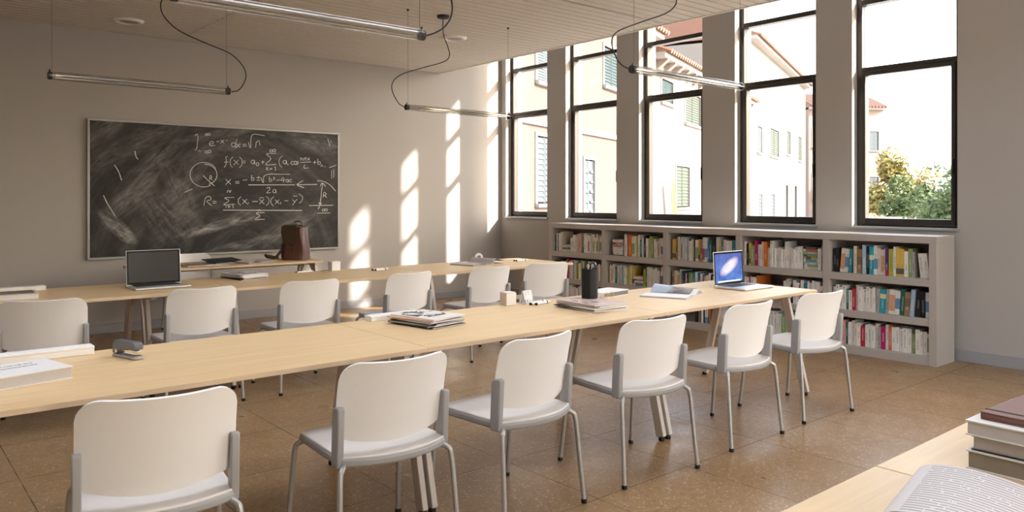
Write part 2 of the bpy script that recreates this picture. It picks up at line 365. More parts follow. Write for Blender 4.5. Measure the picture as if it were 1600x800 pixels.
# windows
def window(i, loc, W, rz=0, Z0=Z0, Z1=Z1, T1=(2.570,2.612,2.652), T2=(3.252,3.302)):
    w = thing('window_%d' % i, None, None, loc, rz)
    tag(w, ['tall dark-framed window nearest the blackboard corner', 'second tall dark-framed window from the corner', 'middle tall dark-framed window', 'second tall dark-framed window from the right', 'tall dark-framed window at the right end of the bookcase'][i-1] if i <= 5 else 'unseen tall dark-framed window added behind the viewer for daylight', kind='structure')
    a, b = .10, .20                                   # frame depth range from the inner wall face
    f = MB()
    f.box(a, b, 0, .048, Z0+.02, Z1); f.box(a, b, W-.048, W, Z0+.02, Z1); f.box(a, b, .048, W-.048, Z0+.02, Z0+.040); f.box(a, b, .048, W-.048, Z1-.05, Z1)
    f.box(a, b, .048, W-.048, T1[1], T1[2])
    if T2: f.box(a, b, .048, W-.048, *T2)
    f.build('window_frame', BRONZE, w, bevel=.004)
    s = MB(); c, d = a-.012, b-.035                   # opening lower light with its own sash
    s.box(c, d, .05, .085, Z0+.042, T1[1]-.004); s.box(c, d, W-.085, W-.05, Z0+.042, T1[1]-.004); s.box(c, d, .085, W-.085, Z0+.042, Z0+.097); s.box(c, d, .085, W-.085, T1[0], T1[1]-.004)
    sh = s.build('window_sash', BRONZE, w, bevel=.004)
    for zz0, zz1, q in ((Z0+.097, T1[0], .085),)+(((T1[2], T2[0], .048), (T2[1], Z1-.05, .048)) if T2 else ((T1[2], Z1-.05, .048),)):
        g = MB(); g.box(.143, .149, q, W-q, zz0, zz1); g.build('window_pane', PANE, w, smooth=0)
    l = MB(); l.box(-.022, .31, -.0, W, Z0, Z0+.022); l.box(-.022, -.0005, -.018, 0, Z0, Z0+.022); l.box(-.022, -.0005, W, W+.018, Z0, Z0+.022); l.box(.31, .36, 0, W, Z0-.012, Z0+.015)
    l.build('window_sill', SILL, w, bevel=.002)
    h = MB(); h.box(a-.03, c, .055, .078, 1.72, 1.75); h.bar((a-.028, .066, 1.735), (a-.028, .066, 1.61), .016, .014, up=(1,0,0)); h.build('window_handle', DARKM, sh, bevel=.003)
for i, (a, b) in enumerate(WIN + MORE): window(i+1, (XW, a, 0), b-a)
for i, (a, b) in enumerate(REAR): window(len(WIN+MORE)+i+1, (a, YB, 0), b-a, -pi/2, RZ0, RZ1, (2.2,2.24,2.28), None)

# ================================================================== BLACKBOARD
BX0, BX1, BZ0, BZ1 = 1.778, 4.610, .768, 2.222
t = thing('blackboard', 'wide dusty blackboard covered in chalk formulas on the grey wall', 'blackboard', (BX0, YF, BZ0))
W, H = BX1-BX0, BZ1-BZ0
m = MB(); m.box(.02, W-.02, -.026, -.006, .02, H-.02); m.build('writing_surface', BOARD, t, smooth=0)
m = MB(); m.box(0, W, -.034, -.001, 0, .024); m.box(0, W, -.034, -.001, H-.024, H); m.box(0, .024, -.034, -.001, .024, H-.024); m.box(W-.024, W, -.034, -.001, .024, H-.024)
m.build('frame', simple('grey_aluminium_frame', (.33,.32,.31), .42, metal=.4), t, bevel=.003)
STROKES = [(0,1,[2847,2095,2869,2115,2880,2088,2876,2022,2869,1957,2851,1932]),(0,1,[2987,2114,2983,2107,2976,2103,2967,2104,2961,2109,2961,2116,2967,2122,2976,2124,2983,2121,2987,2114]),(0,1,[2987,2118,2990,2125,2997,2129,3006,2128,3012,2123,3012,2115,3006,2110,2997,2108,2990,2111,2987,2118]),(0,1,[2880,1929,2909,1930]),(0,1,[2990,1920,2986,1911,2976,1906,2965,1908,2958,1914,2958,1924,2965,1931,2976,1933,2986,1929,2990,1920]),(0,1,[2990,1924,2994,1933,3004,1938,3015,1937,3023,1930,3023,1921,3015,1913,3004,1911,2994,1915,2990,1924]),(0,1,[3005,2006,3046,2021,3050,2038,3024,2040,3005,2017,3016,1991,3070,1999]),(0,1,[3080,2041,3117,2047]),(0,1,[3130,2066,3172,2026]),(0,1,[3172,2069,3129,2021]),(0,1,[3189,2056,3212,2065]),(0,1,[3301,2023,3302,2010,3296,1999,3284,1992,3270,1992,3259,1998,3253,2009,3254,2022,3263,2032,3276,2037,3289,2035,3299,2026]),(0,1,[3318,2081,3305,2033,3301,1984]),(0,1,[3308,2029,3355,1985]),(0,1,[3355,2032,3307,1979]),(0,1,[3386,2023,3430,2027]),(0,1,[3386,2003,3430,2007]),(0,1.1,[3449,2053,3477,1988,3497,2139,3646,2137]),(0,1,[3537,1994,3545,2063]),(0,1,[3545,2053,3573,2074,3585,2045,3589,2016]),(1,1,[3212,1881,3191,1869,3197,1823,3189,1779,3170,1750]),(1,1,[3170,1811,3220,1816]),(1,1,[3273,1875,3244,1841,3241,1788,3268,1752]),(1,1,[3281,1841,3336,1789]),(1,1,[3336,1844,3280,1783]),(1,1,[3344,1880,3374,1846,3374,1791,3346,1752]),(1,1,[3386,1829,3418,1832]),(1,1,[3386,1810,3418,1812]),(1,1,[3522,1839,3527,1829,3525,1817,3518,1808,3507,1803,3496,1805,3487,1812,3483,1823,3486,1834,3493,1843,3505,1846,3516,1844]),(1,1,[3523,1847,3520,1812,3534,1804]),(1,1,[3575,1799,3574,1793,3571,1787,3566,1783,3561,1781,3555,1782,3549,1785,3545,1789,3543,1795,3543,1802,3545,1808,3549,1813,3555,1816,3561,1817,3566,1815,3571,1811,3574,1806,3575,1799]),(1,1,[3605,1824,3642,1829]),(1,1,[3624,1844,3622,1805]),(1,1.1,[3788,1935,3669,1925,3722,1869,3656,1796,3788,1805]),(1,1,[3744,1963,3740,1954,3729,1949,3717,1950,3708,1957,3708,1967,3717,1974,3729,1977,3740,1972,3744,1963]),(1,1,[3744,1967,3749,1977,3760,1982,3772,1981,3780,1974,3780,1964,3772,1956,3760,1954,3749,1958,3744,1967]),(1,1,[3668,1772,3668,1731]),(1,1,[3693,1763,3670,1747,3695,1731]),(1,1,[3707,1754,3738,1756]),(1,1,[3707,1742,3738,1744]),(1,1,[3765,1765,3777,1775,3775,1729]),(1,1,[3863,1908,3827,1869,3823,1811,3857,1771]),(1,1,[3912,1849,3917,1839,3916,1827,3909,1817,3897,1813,3885,1814,3875,1821,3871,1832,3874,1844,3882,1853,3894,1857,3906,1854]),(1,1,[3913,1857,3911,1822,3925,1813]),(1,1.5,[3928,1809,3939,1806]),(1,1,[4006,1843,3996,1847,3986,1846,3977,1841,3971,1832,3971,1822,3977,1813,3986,1808,3996,1808,4006,1812]),(1,1,[4046,1829,4044,1822,4041,1815,4036,1811,4030,1808,4024,1809,4018,1812,4014,1817,4012,1824,4012,1832,4014,1839,4018,1844,4024,1848,4030,1849,4036,1847,4041,1843,4044,1836,4046,1829]),(1,1,[4069,1850,4048,1843,4067,1828,4043,1809]),(1,1,[4091,1859,4100,1892,4115,1880,4121,1860]),(1,1,[4130,1887,4172,1896]),(1,1,[4141,1889,4134,1860]),(1,1,[4161,1894,4165,1861]),(1,1,[4182,1894,4213,1867]),(1,1,[4213,1896,4182,1864]),(1,1,[4091,1836,4231,1847]),(1,1,[4150,1816,4139,1770,4200,1774]),(1,1,[4257,1841,4302,1847]),(1,1,[4280,1865,4277,1823]),(1,1,[4322,1889,4322,1822,4349,1823,4353,1848,4326,1854]),(1,1,[4362,1789,4364,1811,4382,1808,4387,1789]),(1,1.4,[4410,1794,4419,1792]),(2,1,[3022,1547,2999,1538,2976,1531,2951,1528,2927,1529,2903,1533,2881,1541,2860,1552,2841,1566,2825,1583,2813,1601,2804,1621,2798,1643,2797,1665,2799,1687,2805,1708,2815,1728,2829,1747,2845,1764,2864,1778,2885,1789,2908,1797,2932,1801,2957,1802,2981,1799,3005,1793,3026,1784,3046,1771,3064,1755,3078,1737]),(2,1.2,[2953,1782,2979,1780,3003,1775,3026,1766,3046,1753,3063,1738,3077,1719,3086,1699,3090,1678,3090,1656,3085,1634,3075,1614,3061,1595,3044,1579,3023,1566,3000,1557]),(2,1.3,[2944,1650,3005,1591,3065,1539]),(2,2,[2935,1654,2950,1646]),(2,1,[3005,1606,3013,1655,3032,1648,3030,1631,3015,1627,3039,1607]),(3,1,[3189,1617,3247,1560]),(3,1,[3247,1619,3188,1555]),(3,1,[3299,1593,3345,1596]),(3,1,[3299,1574,3345,1576]),(3,1,[3382,1610,3438,1615]),(3,1,[3489,1674,3489,1611,3513,1611,3517,1635,3493,1641]),(3,1,[3545,1642,3595,1647]),(3,1,[3571,1662,3569,1628]),(3,1,[3549,1610,3595,1615]),(3,1.1,[3601,1643,3630,1584,3662,1679,3958,1689]),(3,1,[3703,1658,3703,1605,3728,1605,3732,1625,3707,1631]),(3,1,[3749,1645,3765,1650,3753,1625,3773,1626]),(3,1,[3794,1614,3832,1619]),(3,1,[3873,1655,3844,1615,3894,1622]),(3,1,[3882,1648,3876,1591]),(3,1,[3937,1623,3941,1615,3940,1606,3934,1599,3926,1596,3917,1597,3910,1603,3907,1611,3909,1619,3915,1626,3924,1628,3933,1626]),(3,1,[3938,1628,3936,1603,3946,1596]),(3,1,[3984,1625,3976,1629,3968,1628,3960,1624,3956,1617,3956,1608,3960,1601,3968,1597,3976,1597,3984,1601]),(3,1.4,[3449,1556,4022,1565]),(3,1,[3670,1517,3699,1531,3707,1506,3670,1466,3720,1470]),(3,1,[3781,1499,3786,1490,3784,1479,3778,1470,3767,1466,3756,1468,3748,1475,3744,1485,3747,1495,3754,1503,3765,1506,3775,1504]),(3,1,[3782,1506,3780,1474,3792,1466]),(6,1.3,[4311,1572,4048,1565]),(6,1.2,[4126,1615,4048,1565,4139,1529]),(6,1.2,[4311,1618,4396,1611,4487,1564,4560,1491]),(6,1.5,[4382,1583,4367,1459,4351,1328]),(6,1.2,[4351,1552,4382,1590,4423,1549]),(6,2,[4333,1353,4351,1324,4373,1345]),(6,1,[4391,1411,4402,1473,4429,1464,4425,1442,4405,1438,4439,1411]),(6,1.3,[4204,1312,4528,1315]),(6,1.4,[4342,1303,4326,1270]),(6,1,[4414,1255,4410,1246,4399,1242,4387,1244,4379,1251,4379,1260,4387,1267,4399,1268,4410,1264,4414,1255]),(6,1,[4414,1259,4418,1268,4429,1272,4441,1270,4449,1263,4449,1254,4441,1247,4429,1246,4418,1251,4414,1259]),(6,1,[4311,1219,4491,1219]),(4,1,[2946,1318,2964,1406,3009,1421,3024,1387,2977,1367,3035,1318]),(4,1,[3044,1367,3085,1368]),(4,1,[3044,1348,3085,1349]),(4,1.1,[3287,1412,3177,1406,3226,1374,3165,1328,3287,1333]),(4,1,[3204,1464,3212,1491,3227,1487,3235,1468,3250,1495]),(4,1,[3193,1315,3193,1296]),(4,1,[3212,1311,3239,1312]),(4,1,[3212,1299,3239,1301]),(4,1,[3270,1322,3274,1287]),(4,1,[3366,1420,3336,1392,3334,1350,3361,1319]),(4,1,[3381,1391,3432,1340]),(4,1,[3432,1392,3379,1337]),(4,1,[3451,1356,3441,1325]),(4,1,[3495,1362,3561,1363]),(4,1,[3581,1391,3638,1336]),(4,1,[3638,1392,3580,1332]),(4,1,[3585,1405,3634,1409]),(4,1,[3663,1426,3694,1396,3694,1349,3666,1316]),(4,1,[3756,1421,3725,1391,3722,1345,3751,1313]),(4,1,[3773,1385,3823,1337]),(4,1,[3823,1386,3772,1333]),(4,1,[3842,1357,3840,1329]),(4,1,[3890,1371,3937,1372]),(4,1,[3988,1387,4018,1360]),(4,1,[4050,1391,4020,1354,3988,1318]),(4,1,[4001,1427,4048,1429]),(4,1,[4072,1456,4115,1424,4115,1376,4076,1342]),(4,1.4,[3159,1267,4113,1254]),(4,1.1,[3644,1233,3542,1228,3587,1196,3531,1152,3644,1156]),(4,1,[3561,1246,3569,1265,3589,1261,3597,1245]),(5,1.2,[4453,2141,4482,2055]),(5,1,[4491,2087,4500,2123]),(5,1,[4475,1783,4574,1819]),(5,1,[4505,1752,4507,1642]),(5,1,[4533,1764,4535,1659]),(5,2,[2033,1747,2073,1678,2102,1591]),(5,2.2,[2229,1903,2246,1833,2262,1816]),(5,1.8,[1930,1432,1958,1362,1977,1327]),(5,1,[1977,1327,2041,1213]),(5,1,[2732,1465,2822,1503])]
CN = ['chalk_formula', 'chalk_formula', 'chalk_circle', 'chalk_formula', 'chalk_formula', 'chalk_scratches', 'chalk_arrow_sketch']; CM = [MB() for _ in CN]
for gi, wd, q in STROKES:
    m = CM[gi]
    pts = [Vector((q[i]/1000-BX0, -.0268, q[i+1]/1000-BZ0)) for i in range(0, len(q), 2)]
    if len(pts) > 2: pts = catmull(pts, 4)
    for i, p in enumerate(pts): p.x += rnd.uniform(-.0012,.0012); p.z += rnd.uniform(-.0012,.0012)
    b = len(m.v); w = .0030*min(wd,1.4)
    for i, p in enumerate(pts):                       # a flat ribbon of chalk lying on the board
        d = (pts[min(i+1,len(pts)-1)]-pts[max(i-1,0)]).normalized(); nn = Vector((-d.z, 0, d.x)); ww = w*rnd.uniform(.75,1.1)
        m.v += [tuple(p+nn*ww), tuple(p+Vector((0,-.0006,0))), tuple(p-nn*ww)]
    for i in range(len(pts)-1):
        k = b+3*i; m.f += [[k,k+1,k+4,k+3],[k+1,k+2,k+5,k+4]]; m.m += [0,0]
CL = ['chalk integral formula on the top line', 'chalk series formula on the second line', 'chalk circle with radius R', 'chalk quadratic formula', 'chalk sum formula with a long fraction bar', 'stray chalk scratches', 'chalk arrow and height sketch marked R']
for m, nm, lb in zip(CM, CN, CL): m.build(nm, CHALK, t, smooth=0)['label'] = lb

# ================================================================== TABLES
TZ = .74
def table(label, x0, x1, y0, y1, legs_at=None, group=None, name='table', fi={}):
    cx, cy = (x0+x1)/2, (y0+y1)/2; w, d = (x1-x0)/2-.0015, (y1-y0)/2
    t = thing(name, label, 'table', (cx, cy, 0), group=group)
    top = MB(); top.box(-w, w, -d, d, TZ-.0225, TZ-.0005); top.build('tabletop', OAK, t, bevel=.0025)
    e = MB(); e.box(-w-.0005, w+.0005, -d-.0008, -d+.0015, TZ-.0215, TZ-.003); e.box(-w-.0005, w+.0005, d-.0015, d+.0008, TZ-.0215, TZ-.003); e.box(w-.001, w+.0008, -d, d, TZ-.0215, TZ-.003); e.box(-w-.0008, -w+.001, -d, d, TZ-.0215, TZ-.003)
    e.build('edge_band', OAKE, t, smooth=0)
    xs = [q-cx for q in legs_at] if legs_at else (-w+.024, w-.024)
    bm = MB(); bm.box(min(xs), max(xs), -.03, .03, TZ-.0625, TZ-.0235); bm.build('beam', TLEG, t, bevel=.003)
    for x in xs:
        c = MB(); c.box(x-.02, x+.02, -d+.12, d-.12, TZ-.058, TZ-.0228); c.build('crossbar', TLEG, t, bevel=.003)
        for s in (-1, 1):
            j = fi.get(s, 0) if x == xs[0] else 0
            l = MB(); l.bar((x, s*(d-.005-j), .022), (x, s*(d-.165-j), TZ-.03), .056, .030, up=(1,0,0)); lo = l.build('leg', TLEG, t, bevel=.004)
            ft = MB(); ft.lathe([(.016,0),(.018,.004),(.018,.012),(.012,.03)], 14, (x, s*(d-.004-j), 0)); ft.build('foot', BLACKP, lo)
            g = MB(); g.prism([(0,0),(.10,0),(0,-.10)], x-.006, x+.006, M=Matrix(((0,0,1,0),(-s,0,0,s*(d-.185-j)),(0,1,0,TZ-.058),(0,0,0,1)))); g.build('bracket', TLEG, lo, smooth=0)
    return t
MY = (2.868, 3.735); FY = (5.675, 6.545)
table('light oak table under the stapler, at the left end of the middle row', .15, 1.928, *MY)
table('light oak table under the magazine pile, in the middle of the middle row', 1.928, 3.575, *MY)
table('light oak table with the lit laptop, at the right end of the middle row', 3.575, 5.30, *MY, legs_at=(3.605, 5.145))
table('light oak table with the dark-screened laptop, left end of the far row', .30, 2.135, *FY, legs_at=(1.585, 2.105), fi={-1: .15})
table('light oak table with a magazine pile, middle of the far row', 2.135, 3.915, *FY)
table('light oak table reaching to the corner, right end of the far row', 3.915, 5.60, *FY)
table('light oak table nearest the camera, with the open book', .20, 1.919, .02, .886)
table('light oak table nearest the camera, with the brown notebook pile', 1.919, 3.64, .02, .886)
table('light oak teacher desk below the blackboard with the leather backpack', 1.98, 3.78, 7.60, 8.28, name='teacher_desk')

# ================================================================== CHAIRS
def make_chair(label, loc, rz, group):
    t = thing('chair', label, 'chair', loc, rz, group)
    # seat outline: near-square, rear edge bowed
    ol = [(-.20,.222),(-.213,.212)] + [(-.222-.006*k/4, .20-.38*k/4) for k in range(5)]
    ol += [(-.225+.45*k/12, -.192-.068*(1-(2*k/12-1)**2)) for k in range(13)]
    ol += [(.228-.006*k/4, -.18+.38*k/4) for k in range(5)] + [(.213,.212),(.20,.222)]
    s = MB(); s.prism([(x*.985, y*.985) for x, y in ol], .446, .4575); s.build('seat', SEATP, t, bevel=.004)
    fr = MB(); fr.prism(ol, .418, .4495); fr.build('seat_frame', GREYP, t, bevel=.009, seg=3)
    def back(u, v):
        q = 2*u-1; x = .230*sin(q*pi/2*.92)/sin(pi/2*.92); a = abs(x)/.230
        zb = .486+.034*a*a; r = .07; ex = max(0, abs(x)-(.230-r)); zt = .797+.010*a*a - r + sqrt(max(0, r*r-ex*ex)); rb = .03; eb = max(0, abs(x)-(.230-rb)); zb += rb - sqrt(max(0, rb*rb-eb*eb))
        z = zb+(zt-zb)*v; h = (z-.486)/.31
        return (x, -.196-.056*h-.060*max(0,h-.55)**2+.062*a*a, z)
    b = MB(); b.shell(back, 28, 14, .010); b.build('backrest', WHITEP, t, smooth=60)
    for sx in (-1, 1):
        u = MB(); pr = [(-.190,.416),(-.136,.416),(-.139,.50),(-.146,.615),(-.150,.628),(-.158,.635),(-.190,.640),(-.198,.637),(-.201,.628),(-.194,.5)]
        u.prism(pr, -.0135, .0135, M=Matrix(((0,0,1,sx*.2255),(1,0,0,0),(0,1,0,0),(0,0,0,1)))); u.build('upright', GREYP, t, bevel=.005, seg=2)
    for sx in (-1, 1):
        for sy in (-1, 1):
            L = MB(); oy = 0 if sy < 0 else -.004
            p = catmull([(sx*.15, sy*.13, .423),(sx*.195, sy*(.176+oy), .425),(sx*.225, sy*(.203+oy), .414),(sx*.238, sy*(.214+oy), .378),(sx*.247, sy*(.231+oy), .20),(sx*.256, sy*.249, .012)], 7)
            L.tube(p, .0108, 12); lo = L.build('leg', LEGM, t, smooth=50)
            f = MB(); f.lathe([(.0125,0),(.0132,.003),(.0132,.016),(.0115,.019)], 12, (sx*.256, sy*.249, 0)); f.build('foot', BLACKP, lo)
    return t
NEAR = [(.746,2.738,-9.6,'white chair closest to the camera, leftmost of the near row'),(1.571,2.735,-2.6,'second white chair from the left in the near row'),(2.272,2.738,5.5,'third white chair from the left in the near row'),
        (3.097,2.730,-5.5,'fourth white chair from the left in the near row, before the second leg pair'),(3.945,2.742,-.4,'fifth white chair of the near row, left of the end chair'),(4.770,2.735,-6,'white chair at the right end of the near row, before the bookcase')]
FAR = [(.885,5.52,-14,'white chair at the left end of the second row, behind the thick book'),(1.771,5.54,1.1,'white chair of the second row, in front of the dark-screened laptop'),(2.543,5.514,.3,'white chair of the second row, in line with the leather backpack'),
       (3.405,5.55,7,'white chair of the second row, directly behind the near magazine pile'),(4.240,5.535,2.3,'white chair of the second row, in front of the far open magazine'),(4.962,5.524,-13,'white chair at the right end of the second row, left of the pencil cup')]
ch0 = None
for row, gr in ((NEAR, 'chairs along the near side of the middle tables'), (FAR, 'chairs along the near side of the far tables')):
    for x, y, a, lb in row:
        if ch0 is None: ch0 = make_chair(lb, (x,y,0), R(a), gr); 
        else: dup(ch0, (x,y,0), R(a), lb, gr)
dup(ch0, (2.72, 8.46, 0), R(178), 'white chair tucked behind the teacher desk under the blackboard', 'teacher chairs')

# ================================================================== BOOKCASE
SX, SY0, SY1, SD, SH = 6.82, 2.642, 7.366, .37, 1.082; PT = .062
t = thing('bookcase', 'long low greige bookcase full of books under the windows', 'bookcase', (SX, SY0, 0)); L = SY1-SY0
bw = (L-6*PT)/5
m = MB(); m.box(0, SD, 0, L, 1.021, SH); m.build('top_panel', SHELF, t, bevel=.002)
m = MB(); m.box(.004, SD, PT, L-PT, 0, .076); m.build('plinth', SHELF, t, bevel=.002)
m = MB(); m.box(SD-.018, SD-.001, PT, L-PT, .076, 1.021); m.build('back_panel', SHELF, t, smooth=0)
BAY = []
for i in range(6):
    y = i*(bw+PT); m = MB(); m.box(0 if i in (0,5) else .003, SD if i in (0,5) else SD-.018, y, y+PT, 0 if i in (0,5) else .076, 1.021); m.build('side_panel' if i in (0,5) else 'divider', SHELF, t, bevel=.002)
    if i < 5:
        for a, b in ((.330,.391),(.661,.725)):
            m = MB(); m.box(.003, SD-.018, y+PT, y+PT+bw, a, b); m.build('shelf', SHELF, t, bevel=.002)
        BAY.append((SY0+y+PT, SY0+y+PT+bw))
BAY.reverse()                                          # left to right as seen: nearest the corner first
ROWZ = (.7255, .3915, .0765); ROWH = (.29, .264, .25)

# ------------------------------------------------------------------ books
def book_mesh(th, h, dp, cover):
    m = MB(); c = .0022; a = th/2
    m.box(0, dp, -a, -a+c, 0, h, 0); m.box(0, dp, a-c, a, 0, h, 0); m.box(0, .003, -a+c, a-c, 0, h, 0)
    m.box(.003, dp-.004, -a+c, a-c, .003, h-.004, 1)
    me = m; return me
ORD = ['first','second','third','fourth','fifth','sixth','seventh','eighth','ninth','tenth','eleventh','twelfth'] + ['%dth' % k for k in range(13, 21)] + ['21st','22nd','23rd'] + ['%dth' % k for k in range(24, 31)] + ['31st','32nd','33rd','34th']
BAYN = ['corner bay', 'second bay from left', 'middle bay', 'fourth bay from left', 'right-end bay']
ROWN = ['top shelf', 'middle shelf', 'bottom shelf']
NB = [0]
def book(code, th, h, dp, loc, lean=0, flat=False, label=None, group=None, digit=None, yaw=0):
    mt = BK[code][0]; o = book_mesh(th, h, dp, mt).build('book', [mt, PAPERG], None, smooth=0)
    M = Matrix.Translation(loc)
    if flat: M = M @ Matrix.Rotation(yaw, 4, 'Z') @ Matrix.Translation((0, h/2, th/2)) @ Matrix.Rotation(pi/2, 4, 'X')
    else: M = M @ Matrix.Rotation(lean, 4, 'X')
    o.matrix_world = M; tag(o, label, 'book', group); NB[0] += 1
    if digit and not flat:
        T = Matrix.Translation((-.0008, 0, h-.022)) @ Matrix(((0,0,-1,0),(-1,0,0,0),(0,1,0,0),(0,0,0,1)))
        text('spine_number', digit, min(.030, th*1.25), INK, o, T)
    return o
INK = simple('printed_ink', (.02,.02,.02), .6)
SM = MB(); SMAT = list(BK); 
def stuff(code, th, h, dp, loc, lean):
    q = book_mesh(th, h, dp, None); M = Matrix.Translation(loc) @ Matrix.Rotation(lean, 4, 'X'); b = len(SM.v)
    SM.v += [tuple(M @ Vector(p)) for p in q.v]; SM.f += [[b+i for i in f] for f in q.f]; SM.m += [SMAT.index(code) if k == 0 else len(SMAT) for k in q.m]
ROWS = {
 (0,0): "T26/20 W16/23 K13/22 W20/23 C17/25 _6 =150:S22,W10,N20,K8,W26 _4 W14/18 W17/19 W15/22 W20/22 C15/21 W20/23 W16/22 P20/24 W14/22 G20/20 W14/24 W18/25 W20/22 D18/23 W16/21 W22/24 C18/22",
 (0,1): "G34/22 L14/20 W18/20 R24/19<4 W18/21 W16/20 V16/21 W20/22 M24/24 C20/22 W18/23 W14/20 T16/22 S18/24 W16/22 Y14/21 T20/22 W18/20 L26/24 C20/23 W16/21 G18/23 W22/22",
 (0,2): "W22/20 D16/21 C26/22 Q24/18 W20/21 W18/20 C18/22 W16/20 T18/21 W22/22",
 (1,0): "_60 =170:W30,R20,V20,D14,W26,W30,W34,K8 _6 W22/26 W18/24 R22/25 O34/26 Q22/24 W22/24 L26/25 W16/26 T30/20 W16/24 U12/25 K18/25 W20/22 C20/23 L18/25 V14/24 W20/22",
 (1,1): "C18/20 W20/22 Z18/21 W18/23 T20/20 W22/21 C18/22 W14/23 S18/20 W18/21 W16/22 W20/20 L22/21 C24/23 Y18/22 _8 =150:W24,R22,W22,K7,J26 _6 L20/20 T18/22 C24/23 W18/22 C22/22 W20/21",
 (1,2): "W22/20 C18/21 W20/20",
 (2,0): "_25 Y38/23 N16/24 C24/26 Z26/25 S24/26 W20/25 E18/24 W24/22 C18/24 K20/25 Q26/23 Y24/24 N22/23 D22/26 X26/25 B18/22 G22/24 K34/26 W36/27 Y18/24 B24/23 C28/25 W26/24 J22/24 T34/25 W18/22",
 (2,1): "_24 N20/21 C30/22 Z18/20 W26/23 G14/22 U20/21 W18/20 K14/20 V28/21 W14/20 T28/22 W20/22 B30/22 W16/21 N14/20 W26/19 W22/20 W18/22 K20/21 W22/19 W20/21 T22/22 W18/20 C24/21 W20/22",
 (2,2): "_330 K24/20 P22/21 G14/20 W16/21 K14/21 X24/21 N12/20 L16/21 R18/20 V18/20 W12/21 Y34/22 C14/21 W20/20",
 (3,0): "W18/24 K12/22 N14/24 Y12/23 V30/20 M24/25 W18/22 W20/22 C18/25 O28/25 W26/19 W18/26#8 W22/19 W16/19 W16/20 W18/19 W22/18 W18/26 W16/21 W24/20 W20/19 W22/21#3 W40/22 _6 =150:K22,D24,V26,G22,Y24,J26,S20,Q26,C24",
 (3,1): "W20/22 W18/21 M16/23 W24/22 W20/22 O30/24 _4 =250:Z26,W22,D24,C22,W24,W26 _6 W18/21 W22/23 C18/21 K16/18 W26/23 W22/20 R12/18 X26/23 T24/20",
 (3,2): "W24/21 W22/20 W26/20 W20/21#4 W24/21 W22/21 K12/19 W22/21 W26/22#3 W22/20#4 W26/22#5 W24/22#5 W18/21 W20/20 V36/18 W16/21 K14/20 N20/20 W26/21 W20/20 C22/21 W24/21 W20/20",
 (4,0): "K20/22 K26/22 Z34/22<-5 X28/22<-5 T22/22<-4 C22/25 N34/22<-2 S26/26 K22/25 A24/25 X26/26 C20/24 Z22/23 W12/25 U20/25 L30/24 W16/26 Y26/25 Y26/24 W26/22 V26/25 E16/22 _22 W26/21<6 W30/21<6 D14/20<6 P22/23<6 W24/22#2<6 W20/23<6 G22/20<6 W22/22<5",
 (4,1): "W24/20 W24/22#2 W22/20 W28/22#5 G16/19 W26/18 R20/20 W18/23 W28/22#3 W26/20#4 W24/22#2 W22/21#2 W20/22 E24/22<-2 A38/21<-3 E22/22<-3 Z36/22<-3 X30/21<-3 G30/23<-4 N34/21<-3 S26/23<-4 K34/22<-3 K20/23 X24/22 P14/20",
 (4,2): "W28/20 S20/20 D22/21<2 P20/22<2 G16/19<2 W22/21 W20/22#2 C18/20 W24/21#5 R32/18 W18/20 W22/21 W24/20 W20/22 E16/20 M30/20 W20/22 O22/22 W26/21 W24/21 W22/20 W28/21#2 W22/21#1 V30/17 W28/21#1 W18/20",
}
def ordn(k): return ORD[k] if k < len(ORD) else '%dth' % (k+1)
